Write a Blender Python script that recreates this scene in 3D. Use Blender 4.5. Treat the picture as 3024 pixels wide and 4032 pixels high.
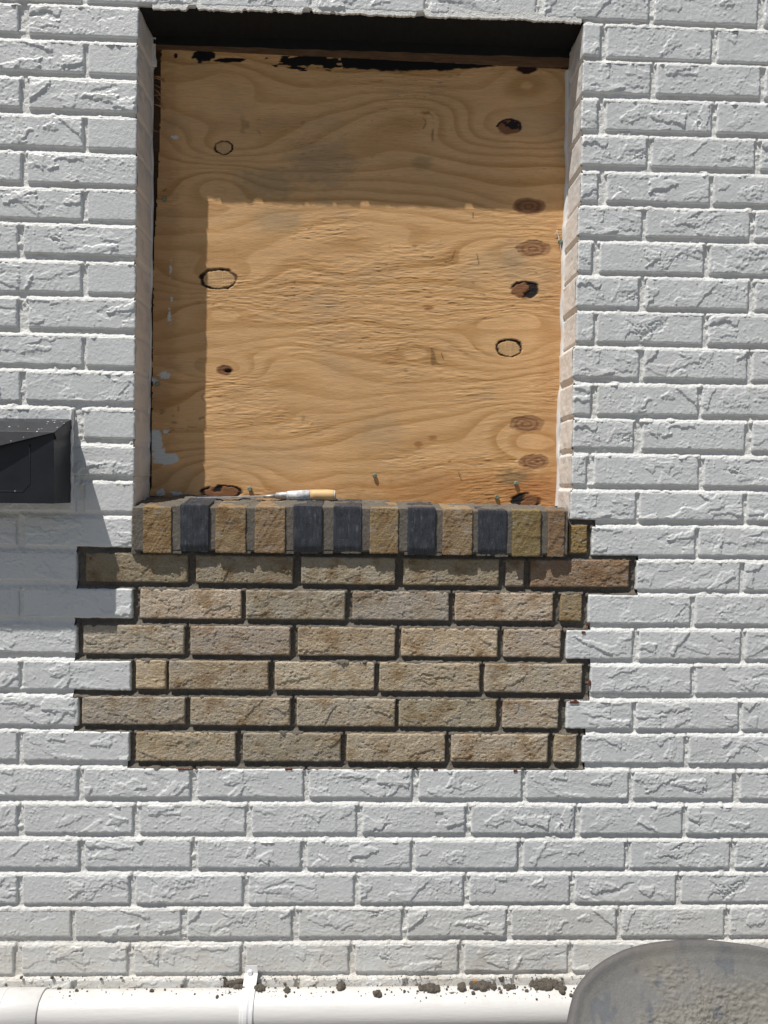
import bpy, math, random
import numpy as np
from mathutils import Matrix, Vector

# ------------------------------------------------------------------ clean
for o in list(bpy.data.objects):
    bpy.data.objects.remove(o, do_unlink=True)
scn = bpy.context.scene
col = scn.collection
random.seed(7)
rng = np.random.default_rng(7)

# ------------------------------------------------------------------ camera
FPX = 3028.0                       # focal length in photo pixels (photo is 3024 x 4032)
CAM = np.array([0.0, -1.42, 1.35])
yc = np.array([1440 - 1512, 2016 - 1910, -FPX]); yc /= np.linalg.norm(yc)      # wall normal seen by the camera
zc = np.array([math.sin(math.radians(.6)), math.cos(math.radians(.6)), 0.0])
zc -= yc * zc.dot(yc); zc /= np.linalg.norm(zc)
xc = np.cross(yc, zc)
W2C = np.column_stack([xc, yc, zc])
C2W = W2C.T
cam_data = bpy.data.cameras.new('camera')
cam_data.sensor_fit = 'VERTICAL'
cam_data.sensor_height = 36
cam_data.sensor_width = 27
cam_data.lens = 36 * FPX / 4032
cam_data.clip_start = .02
cam_data.clip_end = 2000
cam = bpy.data.objects.new('camera', cam_data)
m4 = Matrix.Identity(4)
for i in range(3):
    for j in range(3):
        m4[i][j] = C2W[i][j]
    m4[i][3] = CAM[i]
cam.matrix_world = m4
col.objects.link(cam)
scn.camera = cam
scn.render.resolution_x = 768
scn.render.resolution_y = 1024

# ------------------------------------------------------------------ light
SUN = Vector((1.07, 1.0, -3.08)).normalized()
w = bpy.data.worlds.new('World')
scn.world = w
w.use_nodes = True
nt = w.node_tree
bg = nt.nodes['Background']
sky = nt.nodes.new('ShaderNodeTexSky')
sky.sky_type = 'NISHITA'
sky.sun_disc = False
sky.sun_elevation = math.asin(-SUN.z)
sky.sun_rotation = math.atan2(-SUN.x, -SUN.y) % (2 * math.pi)
sky.dust_density = 1.5
nt.links.new(sky.outputs[0], bg.inputs[0])
bg.inputs[1].default_value = .043
sd = bpy.data.lights.new('sun', 'SUN')
sd.energy = 4.3
sd.angle = math.radians(.5)
sd.color = (1.0, .95, .88)
so = bpy.data.objects.new('sun', sd)
so.rotation_euler = SUN.to_track_quat('-Z', 'Y').to_euler()
so.location = (-2, -2, 5)
col.objects.link(so)
scn.view_settings.view_transform = 'Standard'
scn.view_settings.look = 'None'
scn.view_settings.gamma = 1
scn.view_settings.use_curve_mapping = False
scn.view_settings.exposure = .06

# ------------------------------------------------------------------ helpers
def at(px, py, depth=0.0):
    """photo pixel -> world point on the plane y = depth (0 is the brick face, + is into the wall)"""
    d = C2W @ np.array([(px - 1512) / FPX, -(py - 2016) / FPX, -1.0])
    t = (depth - CAM[1]) / d[1]
    return CAM + d * t

def hash2(i, j, s):
    n = (i.astype(np.int64) * 374761393 + j.astype(np.int64) * 668265263 + s * 974634777) & 0xffffffff
    n = ((n ^ (n >> 13)) * 1274126177) & 0xffffffff
    n = ((n ^ (n >> 16)) * 2246822519) & 0xffffffff
    return ((n ^ (n >> 15)) & 0xffffff) / float(0xffffff)

def vn(x, y, s=0):
    xi = np.floor(x); yi = np.floor(y)
    fx = x - xi; fy = y - yi
    fx = fx * fx * (3 - 2 * fx); fy = fy * fy * (3 - 2 * fy)
    a = hash2(xi, yi, s); b = hash2(xi + 1, yi, s); c = hash2(xi, yi + 1, s); d = hash2(xi + 1, yi + 1, s)
    return (a + (b - a) * fx) * (1 - fy) + (c + (d - c) * fx) * fy - .5

def fbm(x, y, s=0, o=3):
    r = 0; a = 1.0
    for k in range(o):
        r = r + a * vn(x * 2 ** k + 13.7 * k, y * 2 ** k - 7.1 * k, s + 31 * k)
        a *= .5
    return r

def sstep(a, b, x):
    t = np.clip((x - a) / (b - a), 0, 1)
    return t * t * (3 - 2 * t)

def mesh_from(name, verts, quads, smooth=True, cols=None):
    me = bpy.data.meshes.new(name)
    verts = np.asarray(verts, dtype=np.float32); quads = np.asarray(quads, dtype=np.int32)
    me.vertices.add(len(verts)); me.vertices.foreach_set('co', verts.ravel())
    me.loops.add(quads.size); me.loops.foreach_set('vertex_index', quads.ravel())
    me.polygons.add(len(quads))
    me.polygons.foreach_set('loop_start', np.arange(0, quads.size, quads.shape[1], dtype=np.int32))
    me.polygons.foreach_set('loop_total', np.full(len(quads), quads.shape[1], dtype=np.int32))
    me.update(calc_edges=True)
    me.polygons.foreach_set('use_smooth', np.full(len(quads), smooth, dtype=bool))
    if cols is not None:
        a = me.color_attributes.new('tone', 'FLOAT_COLOR', 'POINT')
        c4 = np.ones((len(verts), 4), dtype=np.float32); c4[:, :3] = cols
        a.data.foreach_set('color', c4.ravel())
    return me

def link(name, me, mat=None, parent=None, loc=None):
    if mat is not None and len(me.materials) == 0:
        me.materials.append(mat)
    o = bpy.data.objects.new(name, me)
    col.objects.link(o)
    if loc is not None:
        o.location = loc
    if parent is not None:
        o.parent = parent
    return o

def empty(name, loc, label=None, cat=None, group=None):
    o = bpy.data.objects.new(name, None)
    o.empty_display_size = .05
    o.location = loc
    col.objects.link(o)
    if label: o['label'] = label
    if cat: o['category'] = cat
    if group: o['group'] = group
    return o

def grid_quads(nx, nz, off=0):
    i = np.arange(nx - 1); j = np.arange(nz - 1)
    I, J = np.meshgrid(i, j)
    a = (J * nx + I).ravel() + off
    return np.stack([a, a + 1, a + 1 + nx, a + nx], 1)

def merge(parts):
    vs = []; qs = []; n = 0
    for v, q in parts:
        v = np.asarray(v, float); q = np.asarray(q, int)
        vs.append(v); qs.append(q + n); n += len(v)
    return np.concatenate(vs), np.concatenate(qs)

def box_vq(x0, x1, y0, y1, z0, z1):
    v = [(x, y, z) for z in (z0, z1) for y in (y0, y1) for x in (x0, x1)]
    q = [(0, 2, 3, 1), (4, 5, 7, 6), (0, 1, 5, 4), (2, 6, 7, 3), (0, 4, 6, 2), (1, 3, 7, 5)]
    return np.array(v, float), np.array(q)

def tube_vq(path, radii, n=20, cap=True):
    path = [Vector(p) for p in path]
    vs = []; qs = []
    for k, p in enumerate(path):
        a = path[max(k - 1, 0)]; b = path[min(k + 1, len(path) - 1)]
        t = (b - a).normalized()
        u = t.cross(Vector((0, 0, 1)))
        if u.length < 1e-3: u = t.cross(Vector((0, 1, 0)))
        u.normalize(); w_ = t.cross(u)
        r = radii[k] if hasattr(radii, '__len__') else radii
        for i in range(n):
            an = 2 * math.pi * i / n
            vs.append(tuple(p + (u * math.cos(an) + w_ * math.sin(an)) * r))
    for k in range(len(path) - 1):
        for i in range(n):
            j = (i + 1) % n
            qs.append((k * n + i, k * n + j, (k + 1) * n + j, (k + 1) * n + i))
    if cap:
        for k, ring in ((0, 0), (1, len(path) - 1)):
            c = len(vs); vs.append(tuple(path[ring]))
            for i in range(0, n, 2):
                a_, b_, c_ = ring * n + i, ring * n + (i + 1) % n, ring * n + (i + 2) % n
                qs.append((c, a_, b_, c_) if k else (c, c_, b_, a_))
    return np.array(vs), np.array(qs)

def n3(P, s, sc):
    return (vn(P[:, 0] * sc + P[:, 1] * sc * .7, P[:, 2] * sc, s) + vn(P[:, 1] * sc, P[:, 0] * sc - P[:, 2] * sc * .6, s + 5)
            + vn(P[:, 2] * sc + 3.3, P[:, 1] * sc * 1.1 + P[:, 0] * sc * .3, s + 9))

def rock_box(wx, wy, wz, step, r, amp, seed, nsc=300, rag=0.0):
    """box centred on 0 with rounded, uneven edges and a rough skin; returns verts, quads"""
    parts = []
    nx, ny, nz = [max(3, int(s / step) + 1) for s in (wx, wy, wz)]
    ax = [np.linspace(-wx / 2, wx / 2, nx), np.linspace(-wy / 2, wy / 2, ny), np.linspace(-wz / 2, wz / 2, nz)]
    hw = (wx / 2, wy / 2, wz / 2)
    for f in range(3):
        a, b = [(1, 2), (2, 0), (0, 1)][f]
        for sgn in (-1, 1):
            A, B = np.meshgrid(ax[a], ax[b])
            P = np.zeros((A.size, 3))
            P[:, a] = A.ravel(); P[:, b] = B.ravel(); P[:, f] = sgn * hw[f]
            q = grid_quads(len(ax[a]), len(ax[b]))
            if sgn < 0: q = q[:, ::-1]
            parts.append((P, q))
    v, q = merge(parts)
    inner = np.array(hw) - r
    c = np.clip(v, -inner, inner)
    d = v - c
    L = np.linalg.norm(d, axis=1, keepdims=True)
    L[L < 1e-9] = 1
    n = d / L
    v = c + n * r
    k = n3(v, seed, nsc) + .6 * n3(v, seed + 3, nsc * 2.3)
    v = v + n * (amp * k)[:, None]
    if rag:
        v = v + n * (rag * np.minimum(n3(v, seed + 11, nsc * .22), .2))[:, None]
    return v, q

# ------------------------------------------------------------------ materials
def new_mat(name):
    m = bpy.data.materials.new(name); m.use_nodes = True
    nt = m.node_tree
    return m, nt, nt.nodes['Principled BSDF']

def N(nt, kind, **kw):
    n = nt.nodes.new(kind)
    for k, v in kw.items():
        if k.startswith('i_'):
            n.inputs[k[2:].replace('_', ' ')].default_value = v
        else:
            setattr(n, k, v)
    return n

def coords(nt, shift=True):
    tc = N(nt, 'ShaderNodeTexCoord')
    if not shift:
        return tc.outputs['Object']
    oi = N(nt, 'ShaderNodeObjectInfo')
    mul = N(nt, 'ShaderNodeMath', operation='MULTIPLY'); mul.inputs[1].default_value = 37.0
    nt.links.new(oi.outputs['Random'], mul.inputs[0])
    add = N(nt, 'ShaderNodeVectorMath', operation='ADD')
    nt.links.new(tc.outputs['Object'], add.inputs[0]); nt.links.new(mul.outputs[0], add.inputs[1])
    return add.outputs[0]

def noise(nt, vec, scale, detail=4, rough=.6, sx=None):
    n = N(nt, 'ShaderNodeTexNoise')
    n.inputs['Scale'].default_value = scale; n.inputs['Detail'].default_value = detail
    n.inputs['Roughness'].default_value = rough
    if sx is not None:
        mp = N(nt, 'ShaderNodeMapping'); mp.inputs['Scale'].default_value = sx
        nt.links.new(vec, mp.inputs['Vector']); vec = mp.outputs[0]
    nt.links.new(vec, n.inputs['Vector'])
    return n.outputs['Fac']

def ramp(nt, fac, stops):
    r = N(nt, 'ShaderNodeValToRGB')
    e = r.color_ramp.elements
    while len(e) < len(stops): e.new(.5)
    for k, (p, c) in enumerate(stops):
        e[k].position = p
        e[k].color = (c, c, c, 1) if not hasattr(c, '__len__') else (*c, 1)
    nt.links.new(fac, r.inputs[0])
    return r.outputs[0]

def mix(nt, fac, a, b, mode='MIX'):
    m = N(nt, 'ShaderNodeMix', data_type='RGBA', blend_type=mode)
    for s, v in ((0, fac), (6, a), (7, b)):
        if hasattr(v, 'type') or hasattr(v, 'is_linked'):
            nt.links.new(v, m.inputs[s])
        elif s == 0: m.inputs[0].default_value = v
        else: m.inputs[s].default_value = (*v, 1)
    return m.outputs[2]

def bump(nt, bsdf, h, dist, strength=1.0, prev=None):
    b = N(nt, 'ShaderNodeBump'); b.inputs['Distance'].default_value = dist; b.inputs['Strength'].default_value = strength
    nt.links.new(h, b.inputs['Height'])
    if prev is not None: nt.links.new(prev, b.inputs['Normal'])
    nt.links.new(b.outputs[0], bsdf.inputs['Normal'])
    return b.outputs[0]

def mat_paint(name, base, rough=.5, grain=700, dist=.00035, dirt=.25, splash=False):
    m, nt, b = new_mat(name)
    v = coords(nt)
    oi = N(nt, 'ShaderNodeObjectInfo')
    big = ramp(nt, noise(nt, v, 9, 4), [(.3, .93), (.75, 1.0)])
    c = mix(nt, 1.0, base, big, 'MULTIPLY')
    if splash:                      # dust and splashes low on the wall, thin stains elsewhere
        ge = N(nt, 'ShaderNodeNewGeometry'); sz = N(nt, 'ShaderNodeSeparateXYZ'); nt.links.new(ge.outputs['Position'], sz.inputs[0])
        mr = N(nt, 'ShaderNodeMapRange'); mr.inputs[1].default_value = .60; mr.inputs[2].default_value = .40; mr.inputs[3].default_value = 0; mr.inputs[4].default_value = .8
        nt.links.new(sz.outputs[2], mr.inputs[0])
        dn = ramp(nt, noise(nt, ge.outputs['Position'], 16, 5, .7), [(.35, .15), (.7, 1)])
        mm = N(nt, 'ShaderNodeMath', operation='MULTIPLY'); nt.links.new(mr.outputs[0], mm.inputs[0]); nt.links.new(dn, mm.inputs[1])
        c = mix(nt, mm.outputs[0], c, (.60, .54, .45))
        st = ramp(nt, noise(nt, ge.outputs['Position'], 5, 6, .75, (1, 1, .35)), [(.56, 0), (.75, .35)])
        c = mix(nt, st, c, (.62, .61, .55))
    sp = ramp(nt, noise(nt, v, 160, 3, .7), [(.735, 0), (.76, 1)])
    spf = N(nt, 'ShaderNodeMath', operation='MULTIPLY'); spf.inputs[1].default_value = dirt
    nt.links.new(sp, spf.inputs[0])
    c = mix(nt, spf.outputs[0], c, (.16, .13, .1))
    nt.links.new(c, b.inputs['Base Color'])
    b.inputs['Roughness'].default_value = rough
    n1 = bump(nt, b, noise(nt, v, grain, 3, .6), dist)
    bump(nt, b, noise(nt, v, grain * .28, 3, .55), dist * 1.6, prev=n1)
    return m

M_white = mat_paint('white_masonry_paint', (.755, .785, .795), .38, 560, .0005, .25, True)
M_wmort = mat_paint('painted_mortar', (.83, .84, .825), .6, 480, .0011, .35, True)  # same paint as the brick faces, coloured lighter to strengthen the sunlit joints
M_jamb = mat_paint('jamb_paint', (.87, .86, .84), .45, 300, .0002, .2)  # lighter than the wall paint: stands in for light bounced into the reveal
M_caulk = mat_paint('white_caulk', (.82, .82, .81), .4, 120, .0004, .1)

def mat_clay(name, big=.003, rough=.9, speck=(.2, .07, .04), smear=.0):
    """clay body: object colour, patched lighter and darker, with pits and red flecks"""
    m, nt, b = new_mat(name)
    v = coords(nt)
    oi = N(nt, 'ShaderNodeObjectInfo')
    f = noise(nt, v, 22, 5, .6)
    pat = ramp(nt, f, [(.32, (.62, .50, .38)), (.48, (.98, .95, .90)), (.56, (1, 1, 1)), (.72, (.98, 1.0, 1.05))])
    c = mix(nt, 1.0, oi.outputs['Color'], pat, 'MULTIPLY')
    g = ramp(nt, noise(nt, v, 420, 4, .75), [(.3, .62), (.5, 1.0), (.75, 1.18)])
    c = mix(nt, 1.0, c, g, 'MULTIPLY')
    grey = ramp(nt, noise(nt, v, 40, 4, .6, (1, 1, 2)), [(.55, 0), (.7, .55)])
    c = mix(nt, grey, c, (.42, .40, .37))
    red = ramp(nt, noise(nt, v, 95, 2, .5), [(.72, 0), (.76, .8)])
    c = mix(nt, red, c, speck)
    nt.links.new(c, b.inputs['Base Color'])
    b.inputs['Roughness'].default_value = rough
    b.inputs['Specular IOR Level'].default_value = .25
    n1 = bump(nt, b, noise(nt, v, 620, 4, .75), .0014)
    bump(nt, b, noise(nt, v, 210, 4, .7, (1, 1, 1.6)), big, prev=n1)
    return m

M_clay = mat_clay('tan_brick_clay')
M_sillclay = mat_clay('sill_brick_clay', .0022, speck=(.25, .08, .05))

def mat_newmortar():
    m, nt, b = new_mat('fresh_grey_mortar')
    v = coords(nt, False)
    c = ramp(nt, noise(nt, v, 350, 5, .8), [(.3, (.085, .077, .064)), (.7, (.22, .20, .172))])
    c = mix(nt, ramp(nt, noise(nt, v, 14, 3), [(.4, 0), (.7, .5)]), c, (.22, .2, .17))
    nt.links.new(c, b.inputs['Base Color']); b.inputs['Roughness'].default_value = .95
    b.inputs['Specular IOR Level'].default_value = .2
    bump(nt, b, noise(nt, v, 700, 4, .8), .0012)
    return m
M_nmort = mat_newmortar()

def mat_slate():
    m, nt, b = new_mat('blue_black_glazed_brick')
    v = coords(nt)
    st = noise(nt, v, 45, 6, .75, (5, 1, 1.0))
    c = ramp(nt, st, [(.35, (.018, .022, .030)), (.58, (.048, .055, .07)), (.76, (.19, .20, .22))])
    sp = ramp(nt, noise(nt, v, 480, 2, .6), [(.68, 0), (.74, .7)])
    c = mix(nt, sp, c, (.38, .38, .38))
    sc = ramp(nt, noise(nt, v, 70, 2, .5, (1, 1, 16)), [(.73, 0), (.76, .45)])
    c = mix(nt, sc, c, (.4, .41, .42))
    nt.links.new(c, b.inputs['Base Color'])
    b.inputs['Roughness'].default_value = .55
    bump(nt, b, noise(nt, v, 500, 3, .7), .0004)
    return m
M_slate = mat_slate()

def mat_simple(name, base, rough=.5, metal=0.0, var=.15, scale=20, bscale=400, bdist=.0002, sx=None):
    m, nt, b = new_mat(name)
    v = coords(nt, False)
    c = mix(nt, 1.0, base, ramp(nt, noise(nt, v, scale, 5, .65, sx), [(.25, 1 - var), (.75, 1 + var)]), 'MULTIPLY')
    nt.links.new(c, b.inputs['Base Color'])
    b.inputs['Roughness'].default_value = rough; b.inputs['Metallic'].default_value = metal
    bump(nt, b, noise(nt, v, bscale, 3, .6, sx), bdist)
    return m

M_black = mat_simple('black_steel_paint', (.006, .007, .008), .85, 0, .4, 30)
M_frame = mat_simple('dark_frame_wood', (.15, .085, .045), .8, 0, .5, 30, 200, .0006, (1, 1, 8))
M_ground = mat_simple('concrete_paving', (.19, .182, .17), .9, 0, .15, 3, 60, .002)
M_pvc = mat_simple('white_pipe_paint', (.70, .70, .695), .42, 0, .03, 12, 30, .0004, (1, 6, 6))
M_strap = mat_simple('painted_strap', (.80, .81, .82), .4, 0, .08, 60, 200, .0003)
M_crumb = mat_simple('damp_mortar_crumbs', (.10, .088, .072), .95, 0, .45, 150, 500, .0015)
M_steel = mat_simple('smeared_steel', (.42, .42, .42), .5, .6, .5, 90, 300, .0004)
M_handlewood = mat_simple('pale_handle_wood', (.74, .50, .25), .5, 0, .15, 40, 200, .0002, (.3, 5, 5))
M_greenscrew = mat_simple('green_screw_coating', (.20, .27, .21), .5, .2, .4, 300, 600, .0003)
M_redclay = mat_simple('bare_red_clay', (.13, .045, .028), .95, 0, .5, 200, 500, .0008)
M_splinter = mat_simple('torn_wood', (.45, .27, .13), .9, 0, .4, 80)

def mat_speckled_black():
    m, nt, b = new_mat('black_powder_coat')
    v = coords(nt, False)
    c = ramp(nt, noise(nt, v, 18, 4), [(.3, (.007, .009, .014)), (.75, (.016, .019, .026))])
    vo = N(nt, 'ShaderNodeTexVoronoi'); vo.inputs['Scale'].default_value = 95
    nt.links.new(v, vo.inputs['Vector'])
    dn = noise(nt, v, 24, 2)
    thr = N(nt, 'ShaderNodeMath', operation='MULTIPLY'); thr.inputs[1].default_value = .26
    nt.links.new(dn, thr.inputs[0])
    lt = N(nt, 'ShaderNodeMath', operation='LESS_THAN')
    nt.links.new(vo.outputs['Distance'], lt.inputs[0]); nt.links.new(thr.outputs[0], lt.inputs[1])
    sel = ramp(nt, vo.outputs['Color'], [(.5, 0), (.52, 1)])
    # more specks on surfaces that face up (paint fell from above)
    ge = N(nt, 'ShaderNodeNewGeometry'); sx = N(nt, 'ShaderNodeSeparateXYZ')
    nt.links.new(ge.outputs['Normal'], sx.inputs[0])
    up = N(nt, 'ShaderNodeMapRange'); up.inputs[1].default_value = .12; up.inputs[2].default_value = .6
    up.inputs[3].default_value = .0; up.inputs[4].default_value = 1
    nt.links.new(sx.outputs[2], up.inputs[0])
    f = N(nt, 'ShaderNodeMath', operation='MULTIPLY'); nt.links.new(lt.outputs[0], f.inputs[0]); nt.links.new(sel, f.inputs[1])
    f2 = N(nt, 'ShaderNodeMath', operation='MULTIPLY'); nt.links.new(f.outputs[0], f2.inputs[0]); nt.links.new(up.outputs[0], f2.inputs[1])
    c = mix(nt, f2.outputs[0], c, (.75, .75, .75))
    nt.links.new(c, b.inputs['Base Color'])
    b.inputs['Roughness'].default_value = .42
    bump(nt, b, noise(nt, v, 14, 3), .0012)
    return m
M_box = mat_speckled_black()

def mat_board():
    m, nt, b = new_mat('weathered_plywood')
    v = coords(nt, False)
    at_ = N(nt, 'ShaderNodeAttribute', attribute_name='tone')
    f = ramp(nt, noise(nt, v, 55, 6, .7, (1, 1, 14)), [(.3, .80), (.55, 1.0), (.8, 1.08)])
    c = mix(nt, 1.0, at_.outputs['Color'], f, 'MULTIPLY')
    dk = ramp(nt, noise(nt, v, 70, 2, .5, (1, 1, 22)), [(.70, 0), (.77, .35)])
    c = mix(nt, dk, c, (.16, .09, .04))
    nt.links.new(c, b.inputs['Base Color'])
    b.inputs['Roughness'].default_value = .75
    b.inputs['Specular IOR Level'].default_value = .25
    bump(nt, b, noise(nt, v, 90, 5, .7, (1, 1, 13)), .0009)
    return m
M_board = mat_board()

def mat_attr(name, rough=.9, bs=300, bd=.001, metal=0.0):
    m, nt, b = new_mat(name)
    v = coords(nt, False)
    at_ = N(nt, 'ShaderNodeAttribute', attribute_name='tone')
    f = ramp(nt, noise(nt, v, 120, 5, .7), [(.25, .85), (.75, 1.12)])
    nt.links.new(mix(nt, 1.0, at_.outputs['Color'], f, 'MULTIPLY'), b.inputs['Base Color'])
    b.inputs['Roughness'].default_value = rough; b.inputs['Metallic'].default_value = metal
    bump(nt, b, noise(nt, v, bs, 4, .7), bd)
    return m
M_tray = mat_attr('mortar_crusted_steel', .9, 350, .0008)

nt = M_pvc.node_tree; b_ = nt.nodes['Principled BSDF']; src = b_.inputs['Base Color'].links[0].from_socket
ge = N(nt, 'ShaderNodeNewGeometry'); sn = N(nt, 'ShaderNodeSeparateXYZ'); nt.links.new(ge.outputs['Normal'], sn.inputs[0])
mr = N(nt, 'ShaderNodeMapRange'); mr.inputs[1].default_value = .35; mr.inputs[2].default_value = .9; mr.inputs[3].default_value = 0; mr.inputs[4].default_value = 1
nt.links.new(sn.outputs[2], mr.inputs[0])
d1 = ramp(nt, noise(nt, ge.outputs['Position'], 26, 5, .75), [(.45, 0), (.72, 1)])
d2 = ramp(nt, noise(nt, ge.outputs['Position'], 190, 3, .7), [(.62, .25), (.68, 1)])
m1 = N(nt, 'ShaderNodeMath', operation='MULTIPLY'); nt.links.new(mr.outputs[0], m1.inputs[0]); nt.links.new(d1, m1.inputs[1])
m2 = N(nt, 'ShaderNodeMath', operation='MULTIPLY'); nt.links.new(m1.outputs[0], m2.inputs[0]); nt.links.new(d2, m2.inputs[1])
nt.links.new(mix(nt, m2.outputs[0], src, (.42, .34, .26)), b_.inputs['Base Color'])

# ------------------------------------------------------------------ ground
gv, gq = [(-60, -60, 0), (60, -60, 0), (60, 8, 0), (-60, 8, 0)], [(0, 1, 2, 3)]
g = link('ground', mesh_from('ground', gv, gq, False), M_ground)
g['kind'] = 'structure'

# ------------------------------------------------------------------ brick layout (photo pixels)
# course: (xa, top, bottom), (xb, top, bottom), [bricks as x ranges], style
W, BR = 'white', 'brown'
rows = []
def row(a, b, bricks, kind=W): rows.append((a, b, bricks, kind))
row((0, -126, -3), (545, -108, 12), [(-108, 318), (340, 765)])
row((787, -97, 20), (1672, -75, 49), [(787, 1220), (1244, 1672)])
row((1694, -72, 50), (3000, -22, 99), [(1694, 2111), (2141, 2556), (2578, 2985), (3012, 3410)])
row((0, 14, 125), (545, 33, 151), [(-352, 72), (113, 545)])
row((0, 155, 274), (540, 175, 295), [(-95, 330), (347, 541)])
row((0, 303, 420), (540, 322, 443), [(-350, 78), (114, 540)])
row((0, 451, 570), (539, 467, 590), [(-100, 326), (345, 539)])
row((0, 597, 711), (539, 615, 732), [(-345, 82), (107, 539)])
row((0, 740, 856), (537, 753, 871), [(-104, 322), (343, 537)])
row((0, 879, 993), (537, 895, 1010), [(-358, 67), (92, 537)])
row((0, 1027, 1145), (534, 1039, 1156), [(-108, 318), (343, 534)])
row((0, 1171, 1286), (534, 1181, 1298), [(-358, 67), (110, 534)])
row((0, 1316, 1431), (532, 1328, 1445), [(-103, 323), (338, 532)])
row((0, 1459, 1576), (530, 1470, 1585), [(-348, 78), (100, 530)])
row((0, 1604, 1718), (530, 1615, 1728), [(-140, 284), (328, 530)])
row((0, 1750, 1864), (529, 1760, 1874), [(-350, 80), (105, 529)])
row((0, 1897, 2010), (527, 1901, 2017), [(-120, 297), (330, 527)])
row((0, 2033, 2145), (523, 2039, 2157), [(-360, 62), (97, 523)])
row((0, 2170, 2283), (301, 2175, 2290), [(-128, 301)])
row((0, 2316, 2429), (520, 2318, 2435), [(-350, 73), (92, 520)])
row((0, 2461, 2567), (302, 2461, 2573), [(-125, 302)])
row((0, 2602, 2711), (514, 2603, 2720), [(-350, 75), (90, 514)])
row((0, 2740, 2853), (308, 2743, 2859), [(-120, 308)])
row((0, 2880, 2992), (508, 2883, 2998), [(-355, 65), (88, 508)])
# right of the opening
row((2295, 94, 220), (3020, 124, 250), [(2296, 2364), (2390, 2802), (2826, 3230)])
row((2295, 241, 362), (2995, 262, 383), [(2294, 2562), (2585, 2994), (3014, 3415)])
row((2289, 391, 509), (3020, 410, 528), [(2289, 2352), (2386, 2802), (2824, 3230)])
row((2289, 534, 648), (2970, 552, 665), [(2289, 2546), (2566, 2971), (2997, 3400)])
row((2288, 678, 790), (3020, 694, 806), [(2288, 2353), (2390, 2793), (2810, 3210)])
row((2277, 814, 925), (2952, 832, 940), [(2277, 2528), (2545, 2952), (2975, 3380)])
row((2275, 953, 1067), (3020, 969, 1083), [(2275, 2330), (2362, 2770), (2795, 3200)])
row((2268, 1089, 1206), (2946, 1104, 1220), [(2268, 2514), (2545, 2947), (2975, 3380)])
row((2270, 1230, 1344), (3020, 1244, 1358), [(2270, 2338), (2352, 2767), (2790, 3195)])
row((2257, 1369, 1483), (2940, 1382, 1497), [(2257, 2516), (2536, 2940), (2963, 3370)])
row((2256, 1515, 1630), (3020, 1524, 1638), [(2256, 2327), (2352, 2748), (2765, 3170)])
row((2256, 1654, 1761), (2935, 1664, 1775), [(2256, 2495), (2530, 2933), (2962, 3360)])
row((2252, 1793, 1907), (3020, 1804, 1917), [(2252, 2309), (2340, 2749), (2772, 3180)])
row((2246, 1935, 2045), (2925, 1941, 2051), [(2246, 2502), (2518, 2925), (2942, 3340)])
row((2331, 2075, 2187), (3020, 2078, 2190), [(2331, 2736), (2752, 3150)])
row((2507, 2208, 2322), (2913, 2212, 2326), [(2507, 2913), (2932, 3330)])
row((2317, 2344, 2454), (3020, 2346, 2461), [(2317, 2718), (2738, 3140)])
row((2230, 2483, 2594), (2914, 2483, 2597), [(2230, 2490), (2517, 2914), (2937, 3335)])
row((2325, 2622, 2727), (3020, 2622, 2733), [(2325, 2720), (2740, 3140)])
row((2230, 2761, 2869), (2907, 2761, 2873), [(2230, 2490), (2505, 2907), (2922, 3320)])
row((2294, 2897, 3005), (3020, 2897, 3008), [(2294, 2694), (2713, 3110)])
# full-width courses under the repair
row((0, 3025, 3137), (1500, 3031, 3143), [(-120, 302), (328, 747), (776, 1193)])
row((1217, 3030, 3142), (3024, 3040, 3147), [(1217, 1622), (1648, 2053), (2073, 2473), (2495, 2886), (2915, 3320)])
row((0, 3168, 3280), (1401, 3169, 3281), [(-360, 66), (92, 522), (547, 965), (991, 1401)])
row((1426, 3171, 3281), (3024, 3175, 3285), [(1426, 1830), (1855, 2260), (2286, 2685), (2705, 3110)])
row((0, 3306, 3415), (1615, 3311, 3419), [(-115, 308), (333, 751), (775, 1183), (1208, 1615)])
row((1634, 3311, 3419), (3024, 3312, 3419), [(1634, 2037), (2060, 2460), (2483, 2873), (2898, 3300)])
row((0, 3446, 3558), (1392, 3445, 3557), [(-360, 66), (87, 507), (533, 954), (978, 1392)])
row((1415, 3444, 3555), (3024, 3443, 3552), [(1415, 1823), (1848, 2242), (2264, 2660), (2683, 3085)])
row((0, 3581, 3691), (1580, 3580, 3690), [(-145, 277), (293, 711), (736, 1146), (1175, 1580)])
row((1603, 3579, 3688), (3024, 3574, 3684), [(1603, 1992), (2014, 2425), (2448, 2850), (2873, 3270)])
row((0, 3725, 3836), (1370, 3719, 3829), [(-370, 52), (84, 500), (527, 945), (968, 1370)])
row((1398, 3718, 3827), (3024, 3712, 3818), [(1398, 1802), (1828, 2234), (2255, 2650), (2675, 3080)])
row((0, 3858, 3966), (1588, 3851, 3960), [(-135, 283), (302, 723), (742, 1160), (1180, 1588)])
row((1607, 3850, 3959), (3024, 3843, 3952), [(1607, 2012), (2036, 2440), (2460, 2860), (2880, 3280)])
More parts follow.
